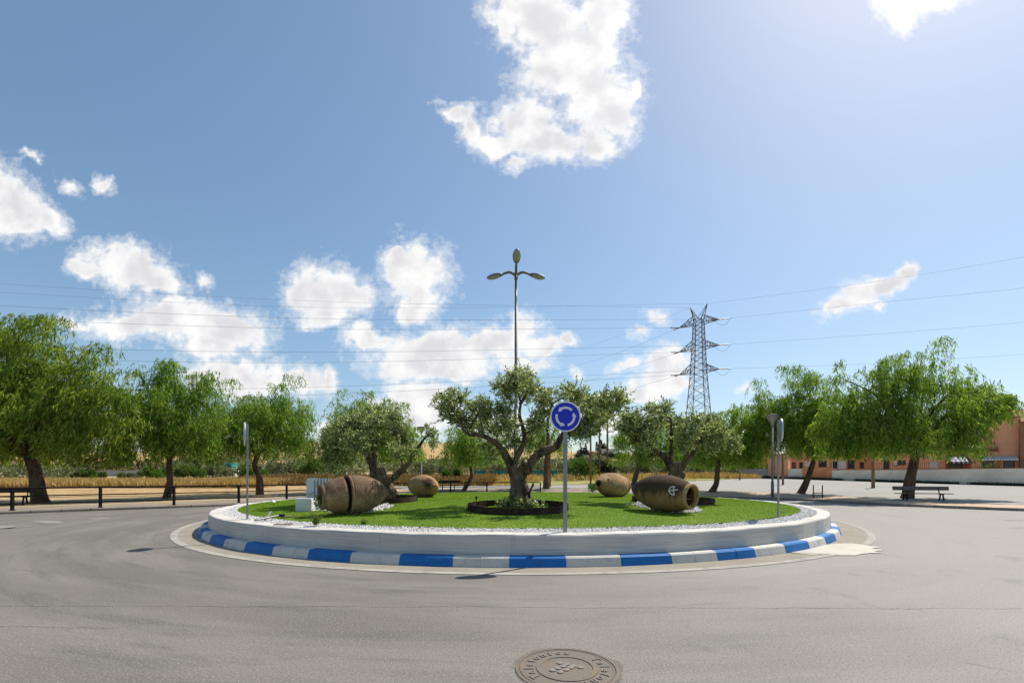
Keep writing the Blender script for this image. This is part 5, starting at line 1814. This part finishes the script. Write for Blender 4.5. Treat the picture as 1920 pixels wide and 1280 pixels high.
for sd in (-1, 1):
    tip = pp_(sd * 1.45, 0, 31.6)
    mb = MB()
    for (su, sv) in cn:
        if su == sd:
            mb.bar(pp_(su * pw(29.2), sv * pw(29.2), 29.2), tip, 0.10)
        else:
            mb.bar(pp_(0, sv * pw(29.2), 29.2), tip, 0.08)
    for q in (0.35, 0.65):
        mb.bar(pp_(sd * pw(29.2), -pw(29.2), 29.2) * (1 - q) + tip * q, pp_(0, pw(29.2), 29.2) * (1 - q) + tip * q, 0.06)
    mb.build('horn', MATS['pylon_steel'], pyl)
    HORN[sd] = tip


def cable(start, way, label, group, rad=0.032, insul=None):
    rad *= 0.5
    """hangs from the pylon and runs through the given sight points (px, py, Y)"""
    pts = [np.asarray(start, float)] + [W(*q) for q in way]
    if insul:
        d = unit(pts[1] - pts[0])
        e = pts[0] + d * 1.7
        mb = MB()
        n = 17
        mb.tube([pts[0] + d * 1.7 * i / (n - 1) for i in range(n)], [0.10 if i % 2 else 0.06 for i in range(n)], 7, smooth=False)
        mb.build('insulator', MATS['insulator'], pyl)
        pts[0] = e
    V, Q = tube(spline(pts, 14), rad, 5, False)
    mb = MB().add(V, Q, True)
    return tag(mb.build('power_cable', MATS['cable']), label, 'power cable', group)


ga, gb, gc = 'cables crossing the sky to the left', 'cables leaving the pylon to the right', 'cables sloping away beyond the pylon'
nm = ('top', 'middle', 'lowest')
cable(HORN[-1], [(640, 566, 72), (0, 532, 62), (-500, 495, 55)], 'thin earth cable crossing the sky to the left, highest of all', ga, 0.024)
cable(HORN[1], [(640, 577, 71), (0, 548, 61), (-500, 515, 54)], 'thin earth cable crossing the sky to the left, second highest', ga, 0.024)
left = {(0, 1): [(640, 598, 71), (0, 573, 61), (-500, 540, 54)], (0, -1): [(640, 617, 72), (0, 598, 62), (-500, 575, 55)],
        (1, 1): [(640, 660, 71), (0, 650, 61), (-500, 632, 54)], (1, -1): [(640, 679, 72), (0, 672, 62), (-500, 655, 55)],
        (2, 1): [(640, 724, 71), (0, 734, 61), (-500, 740, 54)], (2, -1): [(640, 738, 72), (0, 750, 62), (-500, 760, 55)]}
for (lv, sd), way in left.items():
    cable(TIP[(lv, sd)], way, 'cable to the left from the %s pylon arm on the %s side' % (nm[lv], 'near' if sd > 0 else 'far'), ga, 0.034, True)
cable(HORN[1], [(1620, 531, 70), (1920, 482, 62), (2300, 410, 55)], 'earth cable rising to the right from the pylon peak', gb, 0.022)
for lv, way in ((0, [(1620, 570, 70), (1920, 540, 62), (2300, 494, 55)]), (1, [(1620, 628, 70), (1920, 604, 62), (2300, 566, 55)]), (2, [(1620, 682, 70), (1920, 664, 62), (2300, 637, 55)])):
    cable(TIP[(lv, 1)], way, 'cable to the right from the %s pylon arm' % nm[lv], gb, 0.026, True)
cable(HORN[-1], [(1200, 615, 105), (1102, 650, 140)], 'earth cable sloping down and away left of the pylon', gc, 0.03)
cable(TIP[(0, -1)], [(1150, 664, 105), (1021, 703, 150)], 'cable sloping away from the top far arm of the pylon', gc, 0.034, True)
cable(TIP[(1, -1)], [(1160, 697, 105), (1060, 725, 150)], 'cable sloping away from the middle far arm of the pylon', gc, 0.034, True)
cable(TIP[(2, -1)], [(1180, 730, 105), (1090, 755, 150)], 'cable sloping away from the lowest far arm of the pylon', gc, 0.034, True)
# jumper loops under the near arms
for lv in range(3):
    a = TIP[(lv, 1)]
    e = a + unit(W(1620, 570 + lv * 55, 70) - a) * 1.9
    mid = (a + e) / 2 - np.array((0.3, 0, 1.1))
    mb = MB().tube(spline([a + (-0.7, 0.5, -0.1), mid, e], 6), 0.025, 5)
    mb.build('jumper', MATS['cable'], pyl)

# ------------------------------------------------------------------ poles standing in the lot and field
def wood_pole(px, Y, top_py, r0, label, cat='pole', group=None, lean=0.0):
    b = land(px, Y)
    zt = H + (HY - top_py) / F * Y
    t = thing('wooden_post' if cat == 'post' else 'wooden_pole', b, label, cat, group)
    mb = MB()
    mb.tube([b - (0, 0, 0.1), (b[0] + lean * 0.5, b[1], (b[2] + zt) / 2), (b[0] + lean, b[1], zt)], [r0, r0 * 0.9, r0 * 0.78], 9, wob=0.06, seed=int(px))
    mb.build('shaft', MATS['post_wood'], t)
    mb = MB()
    mb.tube([(b[0] + lean, b[1], zt), (b[0] + lean, b[1], zt + 0.03), (b[0] + lean, b[1], zt + 0.05)], [r0 * 0.82, r0 * 0.8, r0 * 0.4], 9)
    mb.build('cap', MATS['cut_wood'], t)
    return t


wood_pole(1107.5, 50, 770, 0.11, 'thin wooden pole, leftmost of the three behind the ochre jar', 'pole', 'three thin poles')
wood_pole(1124, 58, 745, 0.13, 'thin wooden pole, middle one of the three behind the ochre jar', 'pole', 'three thin poles')
wood_pole(1139, 66, 745, 0.16, 'thin wooden pole, rightmost of the three behind the ochre jar', 'pole', 'three thin poles')
wood_pole(1637, on_land(1637, 915)[1], 846, 0.15, 'thick pale wooden post standing in the gravel lot left of the bench', 'post', 'posts in the gravel lot')
wood_pole(1468, on_land(1468, 909)[1], 852, 0.11, 'slim wooden post in the gravel lot right of the edge-on sign pole', 'post', 'posts in the gravel lot')
wood_pole(1387, on_land(1387, 900)[1], 866, 0.09, 'thin dark post before the end of the grey garden wall', 'post', 'posts in the gravel lot')
wood_pole(1031, 44.5, 830, 0.11, 'wooden stake right beside the upright red-brown pepper trunk', 'post', 'posts in the gravel lot')

# old iron gate frame lying in the dry grass below the pylon
p = land(1318, 60)
jk = thing('scrap_frame', p, 'tangled light metal frames in the dry grass below the pylon', 'metal frame')
g = np.random.default_rng(9)
for i in range(5):
    mb = MB()
    a = p + (g.uniform(-2.2, 2.0), g.uniform(-1, 1), 0)
    b = a + (g.uniform(-0.4, 0.4), 0, g.uniform(1.5, 2.3))
    c = b + (g.uniform(0.8, 1.6), 0.3, g.uniform(-0.3, 0.2))
    mb.bar(a, b, 0.05); mb.bar(b, c, 0.05); mb.bar(c, c + (0.1, 0, -1.5), 0.05); mb.bar(a, c, 0.04)
    mb.build('bar', MATS['galvanised'], jk)

# ------------------------------------------------------------------ walls and row houses on the right
RA, RD, RN = np.array((30.5, 62.0)), np.array((0.80, -0.60)), np.array((0.60, 0.80))
RYAW = math.atan2(-0.60, 0.80)


def row_s(px, o):
    k = (px - CX) / F
    return (k * (RA[1] + RN[1] * o) - RA[0] - RN[0] * o) / (RD[0] - k * RD[1])


def row_p(s, o):
    return RA + RD * s + RN * o


def row_z(px, py, o):
    return H + (HY - py) / F * row_p(row_s(px, o), o)[1]


def row_box(mb, px0, px1, o, depth, za, zb, bev=0.0, mi=0, grow=0.0):
    """box whose near face stands on the row line at offset o"""
    s0, s1 = row_s(px0, o) - grow, row_s(px1, o) + grow
    c = row_p((s0 + s1) / 2, o + depth / 2)
    return mb.box((c[0], c[1], (za + zb) / 2), (s1 - s0, depth, zb - za), RYAW, bev, mi)


def wall_piece(px0, px1, top0, top1, m_, label, coping=None, th=0.22):
    s0, s1 = row_s(px0, 0) + 0.012, row_s(px1, 0) - 0.012
    n = max(2, int((s1 - s0) / 1.0))
    V = []
    for i in range(n + 1):
        q = i / n
        s = s0 + (s1 - s0) * q
        zt = row_z(px0, top0, 0) * (1 - q) + row_z(px1, top1, 0) * q
        for o in (0, th):
            p = row_p(s, o)
            V += [(*p, float(G(*p)) - 0.3), (*p, zt)]
    fs = []
    for i in range(n):
        a, b = i * 4, (i + 1) * 4
        fs += [(a, b, b + 1, a + 1), (a + 1, b + 1, b + 3, a + 3), (a + 3, b + 3, b + 2, a + 2)]
    fs += [(0, 1, 3, 2), (n * 4, n * 4 + 2, n * 4 + 3, n * 4 + 1)]
    t = thing('garden_wall', (*row_p(s0, 0), float(G(*row_p(s0, 0)))), label, 'wall', 'garden walls before the row houses')
    MB().add(V, fs).build('wall_panel', MATS[m_], t)
    mb = MB()
    for i in range(n):
        qa, qb = i / n, (i + 1) / n
        za = row_z(px0, top0, 0) * (1 - qa) + row_z(px1, top1, 0) * qa
        zb2 = row_z(px0, top0, 0) * (1 - qb) + row_z(px1, top1, 0) * qb
        A_, B_ = row_p(s0 + (s1 - s0) * qa, th / 2), row_p(s0 + (s1 - s0) * qb, th / 2)
        mb.bar((*A_, za + 0.03), (*B_, zb2 + 0.03), th + 0.08, 0.06)
    mb.build('coping', MATS[coping or m_], t)
    return t


wall_piece(1379, 1440, 880, 879, 'grey_wall', 'grey concrete garden wall, farthest of the row, left of the salmon block')
wall_piece(1478, 1504, 879.5, 879, 'cream_wall', 'short whitish garden wall between the salmon block and the orange wall')
wall_piece(1504, 1560, 876, 876, 'orange_render', 'orange garden wall behind the leaning pepper trunk', 'brick')
wall_piece(1560, 1637, 882, 881.5, 'cream_wall', 'pale garden wall left of the thick wooden post')
wall_piece(1637, 2040, 881, 876, 'cream_wall', 'long stained white garden wall behind the bench and widest tree', 'brick')
# salmon block standing in the wall line
blk = thing('utility_block', (*row_p(row_s(1459, 0), 0.5), 1.0), 'windowless salmon block rising above the garden walls behind the park lamp', 'outbuilding')
mb = MB(); row_box(mb, 1440.4, 1477.6, -0.1, 2.5, 0.3, row_z(1459, 853, 0)); mb.build('wall_panel', MATS['salmon_render'], blk)
mb = MB(); row_box(mb, 1440.4, 1477.6, -0.18, 2.66, row_z(1459, 853, 0), row_z(1459, 853, 0) + 0.16, grow=0.08); mb.build('roof', MATS['roof_tile'], blk)
for q in (1452, 1465.5):
    mb = MB(); row_box(mb, q, q + 1.2, -0.115, 0.03, 0.5, row_z(1459, 856, 0)); mb.build('pilaster', MATS['brick'], blk)


def window(house, px0, px1, py0, py1, o, style='pane'):
    """frame, pane and sill of one opening"""
    za, zb2 = row_z((px0 + px1) / 2, py1, o), row_z((px0 + px1) / 2, py0, o)
    mb = MB()
    fw = 0.09
    s0, s1 = row_s(px0, o), row_s(px1, o)
    def sb_(sa, sb2, z1, z2, d0, d1):
        c = row_p((sa + sb2) / 2, o + (d0 + d1) / 2)
        mb.box((c[0], c[1], (z1 + z2) / 2), (sb2 - sa, d1 - d0, z2 - z1), RYAW)
    sb_(s0, s0 + fw, za, zb2, -0.05, 0.02); sb_(s1 - fw, s1, za, zb2, -0.05, 0.02)
    sb_(s0 + fw, s1 - fw, za, za + fw, -0.05, 0.02); sb_(s0 + fw, s1 - fw, zb2 - fw, zb2, -0.05, 0.02)
    if s1 - s0 > 0.9:
        sb_((s0 + s1) / 2 - 0.035, (s0 + s1) / 2 + 0.035, za + fw, zb2 - fw, -0.045, 0.02)
    w = mb.build('window', MATS['frame_white' if style != 'dark' else 'frame_brown'], house)
    mb = MB(); sb_(s0 + fw, s1 - fw, za + fw, zb2 - fw, -0.025, 0.0); mb.build('pane', MATS['shutter' if style == 'shutter' else 'pane'], w)
    mb = MB(); sb_(s0 - 0.08, s1 + 0.08, za - 0.07, za - 0.003, -0.13, -0.003); mb.build('sill', MATS['brick'], w)


def house(px0, px1, top, o, depth, m_, label, roof='flat', zb=0.2):
    pm_ = (px0 + px1) / 2
    zt = row_z(pm_, top, o)
    t = thing('row_house', (*row_p(row_s(pm_, o), o), 0.9), label, 'house', 'orange row houses')
    mb = MB(); row_box(mb, px0 + 0.15, px1 - 0.15, o, depth, zb, zt); mb.build('wall', MATS[m_], t)
    mb = MB()
    if roof == 'flat':
        row_box(mb, px0 + 0.15, px1 - 0.15, o - 0.12, depth + 0.24, zt + 0.002, zt + 0.22)
    else:
        s0, s1 = row_s(px0 + 0.15, o), row_s(px1 - 0.15, o)
        prof = [(-0.35, zt), (-0.35, zt + 0.12), (depth / 2, zt + 0.12 + depth * 0.2), (depth + 0.3, zt + 0.12), (depth + 0.3, zt)]
        V = [(*row_p(s, o + d), z) for s in (s0, s1) for d, z in prof]
        mb.add(V, [(0, 5, 6, 1), (1, 6, 7, 2), (2, 7, 8, 3), (3, 8, 9, 4), (4, 9, 5, 0), (0, 1, 2, 3, 4), (9, 8, 7, 6, 5)])
    mb.build('roof', MATS['roof_tile'], t)
    return t


def awning(house_, px0, px1, py0, py1, o, out, m_, name='awning'):
    s0, s1 = row_s(px0, o), row_s(px1, o)
    zt, zl = row_z((px0 + px1) / 2, py0, o), row_z((px0 + px1) / 2, py1, o)
    mb = MB()
    n = 11
    for i in range(n):
        a, b = s0 + (s1 - s0) * i / n, s0 + (s1 - s0) * (i + 1) / n
        V = [(*row_p(q, o + d), z) for q in (a, b) for d, z in ((-0.03, zt), (-out, zl + 0.12), (-out, zl - 0.08), (-out + 0.03, zl - 0.08), (-out + 0.03, zl + 0.09), (-0.03, zt - 0.04))]
        mb.add(V, [(j, j + 1, 7 + j, 6 + j) for j in range(5)] + [(5, 0, 6, 11), (0, 5, 4, 3, 2, 1), (6, 7, 8, 9, 10, 11)], mi=i % 2)
    return mb.build(name, [MATS[m_[0]], MATS[m_[1]]], house_)


h = house(1385, 1441, 836, 7, 8, 'orange_render', 'orange house farthest along the row, left of the salmon block', 'pitched')
window(h, 1418, 1426, 850, 862, 7, 'dark'); window(h, 1400, 1408, 850, 862, 7, 'dark')
h = house(1474, 1556, 832, 7, 8, 'salmon_render', 'salmon house with three small windows behind the leaning pepper trunk', 'pitched')
for q in ((1485, 1492, 866, 878, 'dark'), (1499, 1505.5, 866, 878, 'dark'), (1510, 1521, 865, 877, 'shutter'), (1535, 1550, 863, 876, 'dark'), (1487, 1497, 842, 853, 'dark'), (1515, 1525, 842, 853, 'pane')):
    window(h, *q[:4], 7, q[4])
h = house(1556, 1640, 836, 7.6, 8, 'orange_render', 'orange house with a wide glazed door left of the thick wooden post', 'pitched')
for q in ((1560, 1572, 863, 879, 'pane'), (1573, 1586, 863, 879, 'shutter'), (1589, 1602, 862, 878, 'dark'), (1570, 1580, 842, 853, 'dark'), (1612, 1620, 866, 877, 'dark')):
    window(h, *q[:4], 7.6, q[4])
h = house(1640, 1704, 838, 6.0, 8, 'salmon_render', 'salmon house with a small porch canopy behind the widest tree', 'pitched')
awning(h, 1652, 1673, 855, 860, 6.0, 0.9, ('awning_white', 'awning_white'), 'porch_canopy')
for q in ((1656, 1668, 862, 879, 'dark'), (1683, 1698, 862, 871, 'dark'), (1676, 1682, 863, 872, 'shutter')):
    window(h, *q[:4], 6.0, q[4])
h = house(1704, 1773, 838, 6.6, 8, 'salmon_render', 'salmon house with a white roller shutter right of the thick tree trunk', 'pitched')
window(h, 1744, 1758, 865, 880, 6.6, 'shutter'); window(h, 1722, 1732, 846, 856, 6.6, 'dark')
h = house(1773, 1822, 842, 8.2, 7, 'orange_render', 'house set back under a navy striped awning', 'flat')
awning(h, 1774, 1820, 853, 868, 8.2, 3.2, ('awning_navy', 'awning_grey'))
window(h, 1780, 1805, 867, 880, 8.2, 'dark')
h = house(1822, 1872, 847, 5.0, 8, 'salmon_render', 'low salmon house with a white awning at the right end of the row', 'flat')
mb = MB(); row_box(mb, 1822.3, 1871.6, 4.7, 2.4, row_z(1847, 846.6, 5.0) + 0.24, row_z(1847, 838.5, 5.0)); mb.build('tile_band', MATS['roof_tile'], h)
awning(h, 1838, 1871.5, 855, 862, 5.0, 0.9, ('awning_white', 'awning_grey'))
window(h, 1842, 1862, 864, 880, 5.0, 'dark')
h = house(1872, 1913, 783, 5.2, 9, 'salmon_render', 'tallest salmon house with a blank wall and a brick chimney, far right', 'slab')
# its sloping top and chimney
mb = MB(); row_box(mb, 1872.4, 1898, 6.6, 1.5, row_z(1885, 783, 6.6) + 0.3, row_z(1885, 744, 6.6)); mb.build('chimney', MATS['brick'], h)
mb = MB(); row_box(mb, 1871.2, 1899, 6.5, 1.7, row_z(1885, 744, 6.6) + 0.003, row_z(1885, 739, 6.6)); mb.build('chimney_cap', MATS['brick'], h)
awning(h, 1872.5, 1905, 855, 862, 5.2, 0.9, ('awning_white', 'awning_grey'))
window(h, 1881, 1902, 863, 880, 5.2, 'dark')
h = house(1913, 2010, 790, 4.6, 9, 'brick', 'dark brick house cut by the right edge of the view', 'slab')
window(h, 1925, 1940, 862, 880, 4.6, 'dark')

# iron railings on top of the long wall
fe = thing('iron_railing', (*row_p(row_s(1640, 0.1), 0.1), 2.5), 'thin iron railing on top of the long white garden wall', 'railing')
mb = MB()
s0, s1 = row_s(1640, 0.1), row_s(1990, 0.1)
for i, s in enumerate(np.arange(s0, s1, 0.16)):
    q = (s - s0) / (s1 - s0)
    zt = row_z(1637, 881, 0) * (1 - q) + row_z(1990, 876.7, 0) * q + 0.06
    p = row_p(s, 0.11)
    mb.bar((*p, zt), (*p, zt + 0.75), 0.022)
mb.build('bars', MATS['frame_brown'], fe)
mb = MB()
for hh in (0.12, 0.72):
    p, q = row_p(s0, 0.13), row_p(s1, 0.13)
    mb.bar((*p, row_z(1637, 881, 0) + 0.06 + hh), (*q, row_z(1990, 876.7, 0) + 0.06 + hh), 0.03)
mb.build('rail', MATS['frame_brown'], fe)
p = row_p(row_s(1856, 1.0), 1.0)
bush('shrub', np.array((*p, row_z(1856, 880, 1.0) - 0.5)), 1.8, 1.25, 'weed_leaf', 'yellow-green shrub looking over the white wall below the awning', 'shrub', 171, n=700, leaf=0.16)
for px, w, lab in ((1411, 2.6, 'dark hedge bush behind the grey garden wall'), (1430, 2.6, 'bright hedge bush behind the grey garden wall, by the salmon block')):
    p = row_p(row_s(px, 1.5), 1.5)
    bush('shrub', np.array((*p, row_z(px, 880, 1.5) - 0.6)), w, 1.5, 'shrub_leaf' if px > 1420 else 'cypress_leaf', lab, 'shrub', 172 + px, n=900, leaf=0.2)

# ------------------------------------------------------------------ far left and far middle
a, b = land(126, 66), land(352, 66)
fw_ = thing('field_wall', a, 'low grey field wall under the dark cypress hedge', 'wall')
mb = MB(); mb.box(((a[0] + b[0]) / 2, 66, a[2] + 0.3), (b[0] - a[0], 0.25, 1.0)); mb.build('wall_panel', MATS['grey_wall'], fw_)
mb = MB(); mb.box(((a[0] + b[0]) / 2, 66, a[2] + 0.832), (b[0] - a[0] + 0.1, 0.33, 0.06)); mb.build('coping', MATS['grey_wall'], fw_)

nf = thing('net_fence', land(890, 61), 'teal shade-net fence between posts beyond the dry grass', 'fence')
for px0, px1 in ((888, 912), (926, 945), (946, 962), (1000, 1024), (1026, 1044)):
    a, b = land(px0, 61), land(px1, 61)
    mb = MB()
    n = 8
    V = []
    for i in range(n + 1):
        q = a * (1 - i / n) + b * i / n
        sag = 0.05 * math.sin(i * 2.2)
        V += [(q[0], q[1] + sag, q[2]), (q[0], q[1] + sag, q[2] + 0.95 - 0.08 * math.sin(i / n * math.pi))]
    mb.add(V, [(2 * i, 2 * i + 2, 2 * i + 3, 2 * i + 1) for i in range(n)])
    mb.build('net', MATS['teal_net'], nf)
for px in (887, 913, 925, 963, 999, 1025, 1045):
    p = land(px, 61.05)
    mb = MB(); mb.tube([p, p + (0, 0, 1.05)], 0.04, 6); mb.build('post', MATS['post_wood'], nf)

sh = thing('shed', land(424, 66), 'small white shed under a teal sheet among the orchard trees', 'shed')
p = land(424, 66)
mb = MB(); mb.box(p + (0, 0.8, 0.6), (2.7, 1.6, 1.3), bev=0.02); mb.build('wall', MATS['far_white'], sh)
mb = MB(); mb.box(p + (-0.3, 0.8, 1.65), (2.2, 1.7, 0.65), bev=0.08); mb.build('sheet', MATS['teal_net'], sh)
mb = MB(); mb.box(p + (0.7, -0.01, 0.45), (0.7, 0.04, 0.95)); mb.build('door', MATS['frame_brown'], sh)

lh = thing('low_house', land(494, 80), 'low pink-roofed house beyond the kinked pepper trunk', 'house')
p = land(494, 80)
mb = MB(); mb.box(p + (0, 2, 0.8), (5.0, 4, 2.2)); mb.build('wall', MATS['far_white'], lh)
mb = MB(); mb.add([p + q for q in ((-2.8, -0.4, 1.9), (2.8, -0.4, 1.9), (2.8, 2, 2.5), (-2.8, 2, 2.5), (2.8, 4.4, 1.9), (-2.8, 4.4, 1.9))], [(0, 1, 2, 3), (3, 2, 4, 5), (1, 4, 2), (0, 3, 5), (0, 5, 4, 1)]); mb.build('roof', MATS['salmon_render'], lh)
mb = MB(); mb.box(p + (1.2, -0.02, 0.9), (0.9, 0.04, 0.9)); mb.build('window', MATS['pane'], lh)


# hill: a straw-coloured ridge with a stepped foot
hx = np.linspace(-620, 620, 150)
def crest(px):
    return np.interp(px, [-900, -200, 60, 250, 400, 520, 590, 700, 800, 860, 950, 1080, 1200, 1500, 2000], [858, 858, 858, 850, 846, 838, 833, 829, 831, 830, 842, 851, 853, 858, 862])
rows = [(155, 0.0), (190, 0.12), (225, 0.34), (232, 0.46), (275, 0.62), (318, 0.86), (326, 0.93), (360, 1.0), (420, 0.98), (520, 0.9)]
V = []
g = np.random.default_rng(2)
for Yr, q in rows:
    for x in hx:
        px = CX + x * 0.95 / 360 * F
        zc = H + (HY - crest(px)) / F * 360
        zb2 = float(G(0, 155)) - 0.6
        n_ = 0.8 * math.sin(x * 0.03 + Yr) + 0.6 * math.sin(x * 0.11 + Yr * 0.3) + 0.25 * math.sin(x * 0.37 + Yr)
        V.append((x * (Yr + 120) / 480, Yr, zb2 + (zc - zb2) * q + n_ * min(1, q * 2) * 0.7))
nx = len(hx)
Q = [(r0 * nx + i, r0 * nx + i + 1, (r0 + 1) * nx + i + 1, (r0 + 1) * nx + i) for r0 in range(len(rows) - 1) for i in range(nx - 1)]
HV = np.array(V)
tag(mesh_np('hill', HV, np.array(Q), MATS['hill_straw'], smooth=True), kind='structure')
hb_ = BVHTree.FromPolygons([tuple(v) for v in HV], [tuple(q) for q in Q])


def on_hill(px, Y):
    x = (px - CX) / F * Y
    hit = hb_.ray_cast(Vector((x, Y, 200)), Vector((0, 0, -1)))[0]
    return np.array(hit) if hit else land(px, Y)


def hill_house(px, Y, w, hgt, m_, label, roof, name='hill_house'):
    p = on_hill(px, Y) - (0, 0, 0.4)
    t = thing(name, p, label, 'house', 'houses on the far rise')
    mb = MB(); mb.box(p + (0, w * 0.3, hgt / 2), (w, w * 0.6, hgt)); mb.build('wall', MATS[m_], t)
    mb = MB()
    if roof == 'gable':
        mb.add([p + q for q in ((-w * .55, -.3, hgt), (w * .55, -.3, hgt), (w * .55, w * .3, hgt + w * .2), (-w * .55, w * .3, hgt + w * .2), (w * .55, w * .63, hgt), (-w * .55, w * .63, hgt))], [(0, 1, 2, 3), (3, 2, 4, 5), (1, 4, 2), (0, 3, 5), (0, 5, 4, 1)])
    else:
        mb.box(p + (0, w * 0.3, hgt + 0.16), (w * 1.06, w * 0.66, 0.3))
    mb.build('roof', MATS['roof_tile' if roof == 'gable' else 'far_white'], t)
    for q in (-0.25, 0.2):
        mb = MB(); mb.box(p + (w * q, -0.03, hgt * 0.55), (w * 0.2, 0.06, hgt * 0.36)); mb.build('window', MATS['pane'], t)
    return t


hill_house(1112, 240, 6.0, 2.6, 'far_white', 'pale gabled house on the far rise, left of the cypresses', 'gable')
hill_house(1141, 238, 6.5, 4.6, 'far_white', 'white flat-roofed house on the far rise, right of the thin poles', 'flat')
hill_house(405, 290, 7.5, 5.0, 'brick', 'red brick house on the ridge seen between two pepper trees', 'flat')
hill_house(12, 190, 8, 3.0, 'salmon_render', 'low pinkish house at the far left edge behind the thicket', 'gable')
hill_house(36, 186, 7, 2.6, 'brick', 'low red-brown house behind the thicket, right of the pinkish one', 'gable')
hill_house(150, 195, 8, 2.6, 'far_white', 'pale house glimpsed under the big wind-swept tree', 'gable')
for i, (px, hgt) in enumerate(((1098, 7.5), (1119, 8.0), (1122.5, 6.5), (1127, 9.0))):
    cypress(on_hill(px, 243 + i), 1.6, hgt, 'tall cypress among the houses on the far rise', 260 + i, 'cypresses on the far rise', 500)
for px, Y, w, hgt, lab in ((1093, 240, 5, 5.5, 'round dark tree beside the pale gabled house on the rise'), (1132, 243, 3.5, 8, 'dark tree between the two houses on the rise')):
    bush('far_tree', on_hill(px, Y), w, hgt, 'cypress_leaf', lab, 'tree', 270 + px, n=1200, leaf=0.9)
# dark hedge in front of those houses
g = np.random.default_rng(77)
Ps = []
for px in np.arange(1078, 1180, 1.0):
    Ps.append(on_hill(px, 232) + (0, 0, 1.0) + g.normal(0, 1, (40, 3)) * (0.3, 0.6, 0.6))
P = np.concatenate(Ps)
V, Q = leaf_quads(P, unit(g.normal(0, 1, P.shape) + (0, 0, .6)), 0.7 * np.ones(len(P)), 0.3 * np.ones(len(P)), g)
tag(mesh_np('hedge', V, Q, MATS['cypress_leaf']), 'long dark hedge below the houses on the far rise', 'hedge')
# scattered scrub on the slope
Ps = []
for k in range(420):
    px, Y = g.uniform(-50, 1500), g.choice((186, 205, 228, 260, 300, 330))
    Ps.append(on_hill(px, Y + g.uniform(-6, 6)) + g.normal(0, 1, (26, 3)) * (1.1, 0.9, 0.6) + (0, 0, 0.5))
P = np.concatenate(Ps)
V, Q = leaf_quads(P, unit(g.normal(0, 1, P.shape) + (0, 0, .6)), 0.8 * np.ones(len(P)), 0.32 * np.ones(len(P)), g)
tag(mesh_np('hillside_scrub', V, Q, MATS['grey_shrub_leaf']), kind='stuff')
